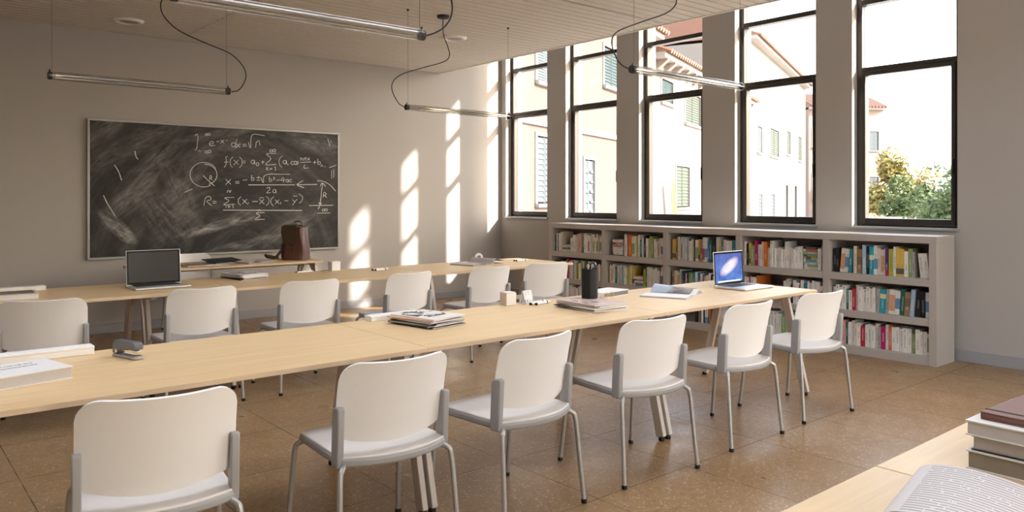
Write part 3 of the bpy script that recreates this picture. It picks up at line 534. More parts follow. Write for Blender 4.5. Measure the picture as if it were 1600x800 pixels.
for (bi, ri), spec in ROWS.items():
    y0, y1 = BAY[bi]; y = y1-.012; z = ROWZ[ri]; hm = ROWH[ri]; cnt = 0
    grp = 'books on the %s, %s' % (ROWN[ri], BAYN[bi]); pl = 0; prev = 0
    fill = ['%s%d/%d' % (rnd.choice('WWWCWJQWDZXWE'), rnd.randint(14,26), rnd.randint(19,24)) for _ in range(14)]; loose = (bi, ri) in ((0,1),(0,2),(1,2),(2,2))
    for tok in spec.split()+fill:
        if tok[0] == '_': y -= int(tok[1:])/1000; prev = 0; continue
        if tok[0] == '=':
            wd, lst = tok[1:].split(':'); wd = int(wd)/1000; zz = z
            if y-wd < y0+.004: break
            items = lst.split(',')[::-1]
            for k, q in enumerate(items):
                th = int(q[1:])/1000
                if zz+th > z+hm: break
                w2 = wd*rnd.uniform(.86,1.0)
                pos = {0:'bottommost', len(items)-1:'topmost'}.get(k, ordn(len(items)-1-k)+' from top')
                book(q[0], th, w2, .19, (SX+.045+rnd.uniform(0,.012), y-wd/2, zz), flat=True, yaw=rnd.uniform(-.03,.03), group=grp,
                     label='%s book, %s of the pile, %s, %s' % (BK[q[0]][1], pos, ROWN[ri], BAYN[bi]))
                zz += th+.0004
            y -= wd+.004; prev = 0; continue
        lean = 0; dg = None
        if '<' in tok: tok, lv = tok.split('<'); lean = float(lv)
        if '#' in tok: tok, dg = tok.split('#')
        code = tok[0]; th, h = tok[1:].split('/'); th = int(th)/1000*1.28; h = min(int(h)/100, hm-.008); h *= rnd.uniform(.97,1.0)
        if loose: lean = 0
        a = R(lean)
        ext = abs(h*sin(a))
        if lean > 0:      # leans towards the left neighbour (top goes +Y)
            if prev == 0: y -= ext
        if prev < 0 and lean > prev: y -= .26*(sin(R(-prev))-max(0, sin(-a)))
        wv = th/cos(a)+.0012
        if y-wv-(ext if lean < 0 else 0) < y0+.003: break
        cnt += 1
        yc = y-th/cos(a)/2
        zoff = abs(sin(a))*th/2
        if loose: stuff(code, th, h, .17, (SX+.040+rnd.choice([0,.008,.02]), yc, z+.0003), -a); y -= wv; prev = lean; continue
        book(code, th, h, .165+rnd.uniform(0,.05), (SX+.040+rnd.choice([0,0,.004,.008,.014,.02]), yc, z+zoff+.0003), lean=-a, group=grp, digit=dg,
             label='%s-spined %sbook, %s from left, %s, %s' % (BK[code][1], 'leaning ' if lean else '', ordn(cnt-1), ROWN[ri], BAYN[bi]))
        y -= wv; prev = lean
o = SM.build('shelved_books', [BK[c][0] for c in SMAT]+[PAPERG], None, smooth=0); tag(o, 'rows of mostly white books on the lower shelves hidden behind tables and chairs', 'books', kind='stuff')
# ================================================================== PENDANT LAMPS AND CEILING FITTINGS
LZ = 2.235
def lamp(label, x0, x1, y, cord, canopy, cord_end):
    t = thing('pendant_lamp', label, 'lamp', (x0, y, LZ), group='tube lamps hung from the slatted ceiling'); Lg = x1-x0
    rx = Matrix.Rotation(pi/2, 4, 'Y')
    g = MB(); ro, ri = .0285, .0262
    g.lathe([(ri,0),(ro,0),(ro,Lg),(ri,Lg),(ri,0)], 28, M=rx); g.f = [q for q in g.f if len(q) == 4]; g.m = [0]*len(g.f)
    gl = g.build('glass_tube', TUBEG, t, smooth=50); gl['label'] = 'clear glass tube'
    r = MB()
    for dy, dz, rr in ((-.012,.006,.0075),(.012,.006,.0075),(0,-.012,.006)): r.tube([(.03,dy,dz),(Lg-.03,dy,dz)], rr, 12)
    r.build('reflector_rods', CHROME, t, smooth=50)
    w = MB(); w.box(.03, Lg-.03, -.010, .010, .012, .016); w.build('light_strip', IVORY, t, smooth=0)
    for xx in (0, Lg):
        e = MB(); e.lathe([(.010,-.012),(.027,-.012),(.027,.012),(.010,.012)], 24, (xx,0,0), M=rx); e.tube([(xx,0,.02),(xx,0,.042)], .006, 10); e.build('end_cap', DARKM, t, smooth=40)
    for xx in (.012, Lg-.012):
        s = MB(); s.tube([(xx,0,.035),(xx,0,ZC-LZ-.004)], .0011, 6); s.lathe([(.002,-.02),(.010,-.012),(.012,0)], 12, (xx,0,ZC-LZ)); s.build('suspension_wire', DARKM, t, smooth=40)
    c = MB(); c.tube(catmull([(a-x0, b-y, z-LZ) for a, b, z in cord], 8), .0042, 8); c.build('power_cord', BLACKP, t, smooth=60)
    p = MB(); p.lathe([(.03,-.030),(.055,-.024),(.06,0)], 24, (canopy[0]-x0, canopy[1]-y, ZC-LZ)); p.build('canopy', BLACKP, t, smooth=40)
    return t
def cordpts(y, pts): return [(x, y, z) for x, z in pts]
lamp('tube lamp hung nearest the camera, at the top of the picture', .99, 2.20, 3.33, cordpts(3.33, [(2.225,2.235),(2.29,2.262),(2.345,2.30),(2.385,2.36),(2.39,2.43),(2.36,2.50),(2.25,2.58),(2.05,2.66),(1.88,2.74),(1.80,2.84),(1.81,2.96),(1.84,3.05),(1.84,3.12)]), (1.84,3.33), 1)
lamp('tube lamp hung above the left part of the blackboard', .99, 2.20, 6.05, cordpts(6.05, [(2.225,2.232),(2.289,2.257),(2.34,2.352),(2.319,2.441),(2.218,2.53),(2.012,2.594),(1.834,2.657),(1.734,2.738),(1.702,2.818),(1.725,2.9),(1.78,3.0),(1.79,3.12)]), (1.79,6.05), 1)
lamp('tube lamp hung in front of the corner windows', 3.835, 5.055, 6.05, cordpts(6.05, [(3.81,2.234),(3.742,2.272),(3.682,2.371),(3.689,2.453),(3.783,2.532),(4.006,2.614),(4.237,2.694),(4.312,2.757),(4.297,2.841),(4.245,2.95),(4.237,3.04),(4.24,3.12)]), (4.24,6.05), 1)
lamp('tube lamp hung in front of the middle windows', 3.825, 5.045, 3.33, cordpts(3.33, [(3.80,2.234),(3.735,2.245),(3.674,2.285),(3.627,2.376),(3.674,2.455),(3.896,2.548),(4.145,2.641),(4.254,2.71),(4.275,2.766),(4.27,2.86),(4.235,2.97),(4.235,3.12)]), (4.235,3.33), 1)


def disc(label, x, y):
    t = thing('ceiling_speaker', label, 'speaker', (x, y, ZC), group='round white ceiling fittings')
    m = MB(); prof = [(.085,-.010),(.105,-.022),(.128,-.016),(.138,0),(.085,0)]; m.lathe(prof, 40); m.f = [q for q in m.f if len(q) == 4]; m.m = [0]*len(m.f); m.build('rim', WHITEP, t, smooth=50)
    g = MB(); g.lathe([(.001,-.011),(.06,-.011),(.087,-.006),(.087,0)], 36); g.build('grille', simple('speaker_mesh', (.5,.47,.43), .7, var=.2, scale=300), t, smooth=50)
disc('round white ceiling fitting near the blackboard, above the left lamp', 2.01, 8.19); disc('round white ceiling fitting closer to the windows, near the hanging black cord', 4.91, 6.80)

# ================================================================== THINGS ON THE TABLES
def slab(name, label, cat, c, size, rz, cov, pages=None, group=None, z=TZ, bevel=.0015, th=.003, spine_side='x0'):
    """A closed book or magazine lying flat: thin covers, a block of pages."""
    w, d, h = size; t = thing(name, label, cat, (c[0], c[1], z), R(rz), group)
    a, b = w/2, d/2; m = MB(); m.box(-a, a, -b, b, 0, th); m.box(-a, a, -b, b, h-th, h)
    if spine_side == 'x0': m.box(-a, -a+th, -b, b, th, h-th)
    else: m.box(-a, a, -b, -b+th, th, h-th)
    m.build('cover', cov, t, smooth=0)
    if h > 2*th+.0008:
        p = MB(); i = .004 if h > .02 else .0008; p.box(-a+(th if spine_side == 'x0' else i), a-i, -b+(th if spine_side != 'x0' else i), b-i, th, h-th); p.build('pages', pages or PAPER, t, smooth=0)
    return t
def cover_mat(name, base, ink, sc=9, thr=.56, band=None):
    k = N(name); v = k.coord(); x, y, z = k.xyz(v); n = k.noise(v, sc, 3, .55, .8); m = k.math('GREATER_THAN', n, thr)
    m = k.math('MULTIPLY', m, k.math('LESS_THAN', k.math('ABSOLUTE', x), .10)); m = k.math('MULTIPLY', m, k.math('GREATER_THAN', y, -.075))
    return k.bsdf(k.mix(m, base, ink), .4, spec=.5)
MG = {'w': cover_mat('magazine_white', (.76,.72,.68), (.02,.02,.02), 11, .50), 'k': cover_mat('magazine_black', (.02,.02,.02), (.5,.1,.08), 15, .66),
      'p': cover_mat('magazine_peach', (.72,.44,.32), (.3,.12,.08), 8, .6), 'g': cover_mat('magazine_grey', (.34,.32,.31), (.1,.09,.09), 7, .55), 'i': cover_mat('magazine_ivory', (.74,.70,.66), (.45,.42,.4), 14, .62),
      'b': cover_mat('magazine_photo', (.55,.42,.38), (.08,.06,.05), 4, .52)}
NM = {'w':'white magazine with a bold black drawing','k':'black-covered magazine','p':'peach-covered magazine','g':'grey-covered magazine','i':'ivory-covered magazine','b':'magazine with a dark photo cover'}
def pile(seq, c, size, rz, where, th=.0058, jit=3):
    z = TZ; jit *= 1.6; n = len(seq)
    for i, q in enumerate(seq):
        pos = 'topmost' if i == n-1 else ('bottommost' if i == 0 else ORD[n-1-i]+' from top')
        ja = rnd.uniform(-jit, jit) if i < n-1 else 0
        slab('magazine', '%s, %s of pile %s' % (NM[q], pos, where), 'magazine', (c[0]+rnd.uniform(-.013,.013), c[1]+rnd.uniform(-.012,.012)), (*size, th), rz+ja, MG[q], PAPER, 'magazines in the pile '+where, z, th=.0009, spine_side='x0')
        z += th+.0004
    return z
# middle row, left to right
BIGT = text_page('title_board', (.76,.735,.71), (.10,.09,.09), .042, 'x', margin=((-.14,.085),(.0,.084)), density=.52, wsc=330)
slab('book', 'thick white hardback book with grey lettering at the left frame edge', 'book', (.428,3.300), (.30,.235,.044), 13.5, BIGT, PAPERG, th=.0035, spine_side='x0')
def lowbox(label, x0, x1, y0, y1, h, mt=None, name='storage_box'):
    t = thing(name, label, 'box', ((x0+x1)/2, (y0+y1)/2, TZ)); w, d = (x1-x0)/2, (y1-y0)/2
    m = MB(); m.box(-w, w, -d, d, 0, h-.010); m.build('body', mt or WHITEP, t, bevel=.002)
    l = MB(); l.box(-w-.001, w+.001, -d-.001, d+.001, h-.0095, h); l.build('lid', WHITEP, t, bevel=.002); return t
lowbox('long low white box behind the thick book, beside the stapler', .31, .762, 3.652, 3.722, .036)
lowbox('low white box behind the near magazine pile', 2.095, 2.42, 3.655, 3.73, .028)
# stapler
t = thing('stapler', 'dark grey stapler near the back edge of the middle-row table', 'stapler', (.852, 3.485, TZ), R(-74)); t.scale = (1, 1.1, 1.18)
m = MB(); m.box(-.085,.085,-.019,.019,0,.010); m.build('base', GREYP, t, bevel=.004)
m = MB(); m.prism([(-.085,.012),(-.085,.050),(-.07,.058),(.06,.060),(.078,.056),(.084,.046),(.084,.034),(.02,.030),(-.045,.022),(-.05,.012)], -.018, .018, M=Matrix(((1,0,0,0),(0,0,1,0),(0,1,0,0),(0,0,0,1)))); m.build('body', simple('stapler_grey', (.13,.13,.14), .4), t, bevel=.004)
m = MB(); m.box(-.05,.083,-.009,.009,.0225,.031); m.build('magazine_rail', CHROME, t, bevel=.001)
m = MB(); m.box(.055,.083,-.015,.015,.0102,.013); m.build('anvil', CHROME, t, smooth=0)
m = MB(); m.tube([(-.055,-.0185,.022),(-.055,.0185,.022)], .007, 12); m.build('hinge', CHROME, t)
pile('kkgkwgpw', (2.292, 3.418), (.235, .315), 12, 'on the middle table', .0056)
# white block and little calendar
t = thing('card_block', 'small pale block standing left of the white desk calendar', 'block', (3.075, 3.69, TZ), R(-6))
m = MB(); m.box(-.036,.036,-.036,.036,0,.078); m.build('body', BOARDW, t, bevel=.002); m = MB(); m.box(-.034,.0365,-.0372,-.0363,.003,.075); m.box(-.034,.034,-.034,.034,.0783,.081); m.build('cards', PAPER, t, smooth=0)
t = thing('desk_calendar', 'small folded white desk calendar with dark print beside the pale block', 'calendar', (3.205, 3.665, TZ), R(8))
CALM = text_page('calendar_print', (.78,.76,.74), (.03,.03,.04), .016, 'x', density=.42, wsc=150)
for s in (-1, 1):
    m = MB(); m.bar((0, s*.028, 0), (0, s*.003, .082), .078, .0016, up=(0,1,0)); m.build('leaf', CALM, t, smooth=0)
m = MB(); m.box(-.042,.042,-.036,.036,-.0,.0012); m.build('base', IVORY, t, smooth=0)
def pen(label, a, b, z=TZ, group=None):
    a = Vector((*a, 0)); b = Vector((*b, 0)); d = b-a; t = thing('marker_pen', label, 'pen', (a.x, a.y, z), math.atan2(d.y, d.x), group); L = d.length; r = .0085
    X = Matrix.Rotation(pi/2, 4, 'Y'); o = (0,0,r)
    m = MB(); m.lathe([(r,.012),(r,L-.042)], 14, o, M=X); m.build('barrel', WHITEP, t, smooth=40)
    m = MB(); m.lathe([(r*.8,0),(r*1.02,.002),(r*1.02,.012)], 14, o, M=X); m.build('end_plug', BLACKP, t, smooth=40)
    m = MB(); m.lathe([(r*1.02,L-.042),(r*1.08,L-.038),(r*1.08,L-.004),(r*.8,L)], 14, o, M=X); m.build('cap', IVORY, t, smooth=40)
    m = MB(); m.lathe([(r*1.1,L-.046),(r*1.1,L-.036)], 14, o, M=X); m.build('ring', BLACKP, t, smooth=40)
pen('white marker pen with black ends, nearer one beside the desk calendar', (3.185,3.555), (3.345,3.60)); pen('white marker pen with black ends, further one beside the desk calendar', (3.165,3.585), (3.34,3.635))
ztop = pile('igkiwigb', (3.375, 3.262), (.265, .345), -4, 'under the pencil cup', .0052, 4)
# pencil cup on the pile
t = thing('pencil_cup', 'black pencil cup standing on the magazine pile', 'cup', (3.452, 3.355, ztop), R(20))
m = MB(); m.lathe([(.046,0),(.050,.003),(.050,.182),(.0475,.182),(.0470,.006),(.001,.006)], 32); m.build('body', BLACKP, t, smooth=45)
def stick(name, label, cat, p0, p1, r, mt, tip, tm):
    q = thing(name, label, cat, (3.452+p0[0], 3.355+p0[1], ztop+.012)); d = (Vector(p1)-Vector(p0)); s = d.length; e = d.normalized()
    m = MB(); m.tube([(0,0,0), e*(s-tip)], r, 8); m.build('shaft', mt, q, smooth=0); m = MB(); m.tube([e*(s-tip), e*s], [r, .0008], 8); m.build('tip', tm, q, smooth=0)
stick('pencil', 'light wooden pencil leaning right in the black cup', 'pencil', (-.030,.002,0), (.036,.006,.222), .0042, BOARDW, .02, BLACKP)
stick('pencil', 'second wooden pencil, steeper, in the black cup', 'pencil', (-.004,.024,0), (.028,.034,.212), .0042, BOARDW, .02, BOARDW)
stick('pen', 'blue-grey pen sticking up at the back of the black cup', 'pen', (.016,-.020,0), (.040,-.012,.208), .0048, simple('pen_blue', (.12,.2,.32), .4), .015, ALU)
q = thing('scissors', 'scissors with black loop handles standing in the pencil cup', 'scissors', (3.452, 3.355, ztop+.007))
m = MB()
for cx, cy, a in ((-.022,-.008,0),(.006,-.022,1)):
    m.tube([(cx+.017*cos(k*pi/8)*.766, cy-.017*cos(k*pi/8)*.643, .186+.024*sin(k*pi/8)) for k in range(17)], .0042, 8)
m.build('handle', BLACKP, q); m = MB(); m.box(-.018,-.010,-.016,-.014,.004,.166); m.box(-.010,-.002,-.020,-.018,.004,.166); m.build('blade', CHROME, q, smooth=0)
t = thing('eyeglasses', 'gold wire eyeglasses folded on the magazine pile beside the cup', 'glasses', (3.498, 3.238, ztop), R(10)); GOLD = simple('gold_wire', (.62,.45,.16), .3, metal=.8)
for s in (-1, 1):
    m = MB(); m.tube([(s*.034+.025*cos(k*pi/10), 0.002*sin(k), .024+.021*sin(k*pi/10)) for k in range(21)], .0016, 6); m.build('rim', GOLD, t)
    m = MB(); m.tube([(s*.06,0,.028),(s*.055,.03,.012),(-s*.02,.036+.006*s,.004)], .0016, 6); m.build('temple', GOLD, t)
m = MB(); m.tube([(-.010,0,.03),(0,-.003,.034),(.010,0,.03)], .0016, 6); m.build('bridge', GOLD, t)
slab('book', 'white book with a grey fore-edge at the back edge behind the pencil cup', 'book', (3.885,3.62), (.30,.17,.036), 8, PAPER, simple('grey_edge', (.17,.17,.18), .6), th=.0045, spine_side='x0')
PICT = N('magazine_photo_page'); _v = PICT.coord(); _x,_y,_z = PICT.xyz(_v); _n = PICT.noise(_v, 9, 5, .65, .6)
_f = PICT.math('ADD', PICT.math('MULTIPLY', _y, 4.2), PICT.math('MULTIPLY', PICT.math('SUBTRACT', _n, .5), .9))
PICTM = PICT.bsdf(PICT.mix(PICT.ramp(_f, -.08, .14), PICT.mix(PICT.ramp(_n, .4, .6), (.05,.045,.05), (.24,.19,.15)), (.40,.45,.53)), .4)
PRINT = text_page('magazine_text_page', (.78,.765,.75), (.35,.34,.33), .009, 'x', density=.55, wsc=260, margin=((-.30,.30),(-.12,.11)))
PLAINPAGE = text_page('magazine_pale_page', (.78,.76,.745), (.5,.49,.48), .02, 'x', density=.3, wsc=120)
def open_mag(label, c, rz, w, d, hl, hr, ml, mr, name='open_magazine', cat='magazine', z=TZ, lift=None):
    t = thing(name, label, cat, (c[0], c[1], z), R(rz))
    def pg(side, hh, th0):
        def fn(u, v):
            q = u if side > 0 else 1-u; y = (v-.5)*d; k = hh*sin(min(1, q*1.6)*pi*.62)**2*(1-q*.75) + hh*.5*(q**1.3)*(1-q)
            return (side*(.002+q*w), y, th0+k+ (lift(q, v) if lift else 0))
        return fn
    m = MB(); m.box(-w, w, -d/2-.002, d/2+.002, 0, .0016); m.build('cover', PAPER, t, smooth=0)
    for s, hh, mt, nm in ((-1, hl, ml, 'left_page'), (1, hr, mr, 'right_page')):
        m = MB(); m.shell(pg(s, hh*.45, .0035), 14, 3, .0024); m.build('under_pages', PAPER, t, smooth=60)
        m = MB(); m.shell(pg(s, hh, .0066), 18, 4, .0010); m.build(nm, mt, t, smooth=60)
    return t
omag = open_mag('open magazine with a blue photo page, left of the lit laptop', (4.275,3.365), 22, .225, .315, .010, .030, PLAINPAGE, PRINT)
q = MB(); 
def curl(u, v): return (-.02+.21*u*(1-.2*v), -.12+.27*v, .012+.046*sin(u*pi*.80)*(.5+.5*v))
q.shell(curl, 14, 6, .0010); o = q.build('raised_photo_page', PICTM, omag, smooth=60); o['label'] = 'half-turned page with a blue landscape photo'
# laptops
KEYS = simple('black_keys', (.015,.015,.017), .5); BEZ = simple('black_glass_bezel', (.008,.008,.009), .12)
def laptop(label, c, rz, w, d, hs, tilt, scr):
    t = thing('laptop', label, 'laptop', (c[0], c[1], TZ), R(rz)); a, b = w/2, d/2
    m = MB(); m.box(-a, a, -b, b, .002, .0155); m.build('base', ALU, t, bevel=.004, seg=3)
    kb = MB(); n = 13
    kb.box(-a*.84, a*.84, -b*.04, b*.80, .0150, .0158)
    for r in range(6):
        for k in range(n):
            x0 = -a*.83+k*(a*1.66/n); y0 = -b*.03+r*(b*.82/6); kb.box(x0+.001, x0+a*1.66/n-.002, y0+.001, y0+b*.82/6-.002, .0158, .0168)
    kb.build('keyboard', KEYS, t, smooth=0)
    m = MB(); m.box(-a*.30, a*.30, -b*.92, -b*.16, .0151, .0159); m.build('trackpad', simple('trackpad', (.66,.65,.64), .35, metal=.4), t, smooth=0)
    T = Matrix.Translation((0, b-.008, .014)) @ Matrix.Rotation(-R(tilt-90), 4, 'X')
    m = MB(); m.box(-a, a, -.0005, .0065, 0, hs, M=T); lid = m.build('lid', ALU, t, bevel=.002)
    m = MB(); m.box(-a+.003, a-.003, -.0014, -.0006, .004, hs-.003, M=T); m.build('bezel', BEZ, lid, smooth=0)
    m = MB(); m.box(-a+.016, a-.016, -.0020, -.0015, .020, hs-.017); o = m.build('screen', scr, lid, smooth=0); o.matrix_local = T
    m = MB(); m.tube([(-a*.8, b-.006, .0135), (a*.8, b-.006, .0135)], .0055, 12); m.build('hinge', BLACKP, t)
    return t
k = N('lit_screen'); v = k.coord(); x, y, z = k.xyz(v)
dx = k.math('SUBTRACT', x, .005); dz = k.math('SUBTRACT', z, .135); ca, sa = cos(R(24)), sin(R(24))
p = k.math('ADD', k.math('MULTIPLY', dx, ca), k.math('MULTIPLY', dz, sa)); q = k.math('SUBTRACT', k.math('MULTIPLY', dz, ca), k.math('MULTIPLY', dx, sa))
r2 = k.math('ADD', k.math('POWER', k.math('DIVIDE', p, .125), 2), k.math('POWER', k.math('DIVIDE', q, .045), 2))
n = k.noise(k.coord(rot=(0, R(24), 0), scale=(1,1,2.4)), 16, 5, .6, .9)
bg = k.mix(k.ramp(k.noise(v, 9, 4, .6), .3, .75), (.035,.075,.30), (.16,.36,.80)); bg = k.mix(k.ramp(z, .03, .22, .0, .65), bg, (.10,.09,.32))
c = k.mix(k.math('MULTIPLY', k.ramp(r2, .2, 1.25, 1, 0), k.ramp(n, .25, .6, .5, 1)), bg, (.95,.80,.84))
c = k.mix(k.math('GREATER_THAN', z, .2345), c, (.85,.87,.92))
dock = k.math('MULTIPLY', k.math('LESS_THAN', k.math('ABSOLUTE', k.math('SUBTRACT', z, .026)), .0055), k.math('LESS_THAN', k.math('ABSOLUTE', x), .145)); c = k.mix(dock, c, (.9,.9,.95))
em = k.n('ShaderNodeEmission'); k.l(c, em.inputs[0]); em.inputs[1].default_value = SCREEN_E; gl = k.n('ShaderNodeBsdfGlossy'); gl.inputs['Roughness'].default_value = .08; gl.inputs[0].default_value = (.04,.04,.04,1)
ad = k.n('ShaderNodeAddShader'); k.l(em.outputs[0], ad.inputs[0]); k.l(gl.outputs[0], ad.inputs[1]); k.l(ad.outputs[0], k.out.inputs[0]); LIT = k.mat
DARKSCR = simple('dark_screen', (.045,.04,.037), .16, spec=.5, var=.01)
laptop('silver laptop with a lit blue screen at the right end of the middle tables', (5.000, 3.275), 0, .372, .268, .248, 93, LIT)
laptop('silver laptop with a dark screen on the far left table', (1.700, 6.085), 0, .385, .258, .258, 94, DARKSCR)
# far row
slab('book', 'white book with a brown photo cover, on the far table at the left edge', 'book', (.80,6.07), (.235,.27,.032), -3, cover_mat('photo_cover_brown', (.74,.70,.65), (.16,.11,.07), 3, .30), PAPER, th=.003)
lowbox('low white box at the back edge of the far table, left frame edge', .62, 1.03, 6.44, 6.535, .030)
pile('kkgiwgw', (2.44, 6.34), (.235, .315), 12, 'on the far table', .0056)
t = thing('pen', 'small white pen lying at the back edge of the far middle table', 'pen', (2.97, 6.49, TZ), R(4)); m = MB(); m.tube([(0,0,.005),(.16,0,.005)], .005, 8); m.build('barrel', WHITEP, t); m = MB(); m.tube([(-.012,0,.006),(.0,0,.006)], .006, 8); m.build('cap', BLACKP, t)
lowbox('small white box at the back edge of the far middle table', 3.29, 3.375, 6.45, 6.53, .082)
pen('white marker pen with black ends, nearer one of the far middle table pair', (3.59,6.20), (3.75,6.235)); pen('white marker pen with black ends, further one of the far middle table pair', (3.58,6.235), (3.76,6.275))
open_mag('open magazine lying on the right-hand far table before the tape roll', (4.77,6.20), 10, .24, .32, .014, .062, simple('greyish_page', (.55,.50,.48), .6, var=.06), simple('greyish_page_2', (.52,.47,.45), .6, var=.08))
t = thing('tape_roll', 'white roll of tape standing on edge behind the far open magazine', 'tape', (4.985, 6.46, TZ+.042), R(-30)); X = Matrix.Rotation(pi/2, 4, 'X')
m = MB(); m.lathe([(.020,-.012),(.042,-.012),(.042,.012),(.020,.012),(.020,-.012)], 32, M=X); m.f = [q for q in m.f if len(q) == 4]; m.m = [0]*len(m.f); m.build('tape', WHITEP, t, smooth=40)
m = MB(); m.lathe([(.017,-.0122),(.0199,-.0122),(.0199,.0122),(.017,.0122),(.017,-.0122)], 28, M=X); m.f = [q for q in m.f if len(q) == 4]; m.m = [0]*len(m.f); m.build('core', simple('cardboard_core', (.35,.27,.2), .8), t, smooth=40)
pen('white marker pen with black ends, nearer one of the far corner table pair', (5.25,6.17), (5.42,6.175)); pen('white marker pen with black ends, further one of the far corner table pair', (5.26,6.215), (5.43,6.225))
# teacher desk
t = thing('backpack', 'brown leather backpack with flap standing on the teacher desk', 'backpack', (3.605, 7.90, TZ), R(-50)); LEA = simple('brown_leather', (.115,.042,.026), .34, spec=.6, var=.22, scale=18, bs=.25); LEAD = simple('dark_brown_leather', (.075,.045,.026), .42, spec=.5, var=.2, scale=22, bs=.2)
def bag(u, v):
    a = 2*pi*u; w = .140-.026*v; d = .105-.022*v; e = .55
    x = w*math.copysign(abs(cos(a))**e, cos(a)); y = d*math.copysign(abs(sin(a))**e, sin(a)); return (x+.006*sin(9*a)*sin(pi*v), y+.008*sin(5*a+4*v)*sin(pi*v), .004+.345*v)
m = MB(); m.shell(bag, 48, 12, .005); m.prism([bag(k/48, 0)[:2] for k in range(48)], .002, .012); m.build('body', LEA, t, smooth=70)
def flap(u, v):
    x = (-.085+.17*u) if v < .55 else (-.085+.17*u)*(1-.25*(v-.55)/.45)
    if v < .4: return (x-.035, .085-.182*v/.4, .352+.022*sin(pi*v/.4)+.006*u)
    return (x-.035, -.097-.010*sin((v-.4)/.6*pi), .352-.185*(v-.4)/.6)
m = MB(); m.shell(flap, 10, 18, .006); m.build('flap', LEAD, t, smooth=70)
for s in (-.075, .005):
    m = MB(); m.bar((s, -.1095, .19), (s, -.104, .05), .022, .004, up=(0,1,0)); fo = m.build('strap', LEAD, t, bevel=.001); b = MB(); b.box(s-.014, s+.014, -.1165, -.1085, .155, .176); b.build('buckle', DARKM, fo, bevel=.001)
m = MB(); m.tube(catmull([(-.05,.05,.365),(-.03,.05,.405),(.03,.05,.405),(.05,.05,.365)], 6), .007, 8); m.build('top_handle', LEAD, t)
m = MB(); m.box(-.150, -.130, -.06, .06, .02, .17); m.build('side_pocket', LEA, t, bevel=.02)
m = MB(); m.tube(catmull([(-.12,-.07,.12),(-.18,-.11,.03),(-.24,-.13,.020),(-.30,-.10,.05),(-.27,-.06,.035),(-.18,-.05,.018)], 8), .015, 10); m.build('shoulder_strap', LEAD, t)
open_mag('open booklet lying on the teacher desk left of the backpack', (3.13,7.80), 14, .17, .22, .030, .040, PRINT, PAPER, name='open_booklet', cat='booklet')
fol = slab('folder', 'black folder tilted on papers on the teacher desk', 'folder', (2.86,7.98), (.36,.24,.008), 17, simple('black_card', (.03,.03,.03), .5), PAPER, z=TZ+.019, th=.002); fol.rotation_euler = (R(8), 0, R(17))
slab('paper_stack', 'low stack of papers under the tilted black folder', 'papers', (2.87,8.06), (.28,.13,.010), 12, PAPER, PAPER, th=.001)
slab('magazine', 'grey magazine lying at the left on the teacher desk', 'magazine', (2.56,7.86), (.30,.22,.006), 8, MG['g'], PAPER, th=.0012)
slab('paper_sheet', 'loose white paper at the front of the teacher desk', 'paper', (2.70,7.73), (.21,.12,.0016), -6, PAPER, th=.0008)
# near table
NP = .2
slab('book', 'thick grey-edged white book at the bottom of the near pile', 'book', (2.225,.585), (.31,.295,.046), -1, PAPER, simple('taupe_edge', (.27,.235,.19), .7), th=.0035, spine_side='y0')
slab('book', 'white-paged book with black covers in the near pile', 'book', (2.228,.583), (.30,.285,.036), 0, simple('black_board', (.012,.012,.012), .4), simple('page_block_grey', (.50,.46,.43), .8), z=TZ+.0464, th=.003, spine_side='y0')
slab('book', 'white hardback lying under the brown notebook', 'book', (2.222,.586), (.31,.295,.036), -1, PAPER, simple('page_block_light', (.56,.52,.48), .8), z=TZ+.0828, th=.003, spine_side='y0')
t = thing('notebook', 'brown leatherette notebook with black elastic on top of the near pile', 'notebook', (2.225, .548, TZ+.1192), R(-3))
m = MB(); m.box(-.13,.13,-.16,.16,0,.004); m.box(-.13,.13,-.16,.16,.015,.019); m.box(-.13,-.126,-.16,.16,.004,.015); m.box(-.126,.13,.156,.16,.004,.015); m.build('cover', BROWNL, t, bevel=.003)
m = MB(); m.box(-.126,.126,-.155,.155,.004,.015); m.build('pages', PAPER, t, smooth=0)
m = MB(); m.box(-.098,-.091,-.1606,.1606,.0192,.0202); m.box(-.098,-.091,.1602,.161,-.0003,.0202); m.build('elastic_band', BLACKP, t, smooth=0)
PGM = text_page('novel_page', (.68,.645,.635), (.33,.295,.285), .0150, 'y', margin=((-.245,.245),(-.165,.165)), density=.62, wsc=105)
t = thing('open_book', 'open book with printed pages at the bottom right corner', 'book', (1.784, .472, TZ), R(11))
def leaf(s, h0):
    def fn(u, v):
        q = u if s > 0 else 1-u; x = (v-.5)*.345
        y = s*(.004+.275*sin(q*pi/2*.98)); z = h0+.010+.030*sin(min(1,q*2.2)*pi/2)*(1-max(0,(q-.35)/.65)**2.6)
        return (x, y, z)
    return fn
m = MB(); m.box(-.178,.178,-.283,.283,0,.004); m.build('cover', simple('book_cloth_grey', (.45,.42,.40), .7), t, bevel=.001)
for s, nm in ((1,'left_page'),(-1,'right_page')):
    m = MB(); m.shell((lambda u, v, s=s: leaf(s,0)(v if False else u, v)), 24, 2, .010); m.build('page_block', PAPERG, t, smooth=60)
    m = MB(); m.shell(leaf(s,.008), 24, 8, .0012); m.build(nm, PGM, t, smooth=60)
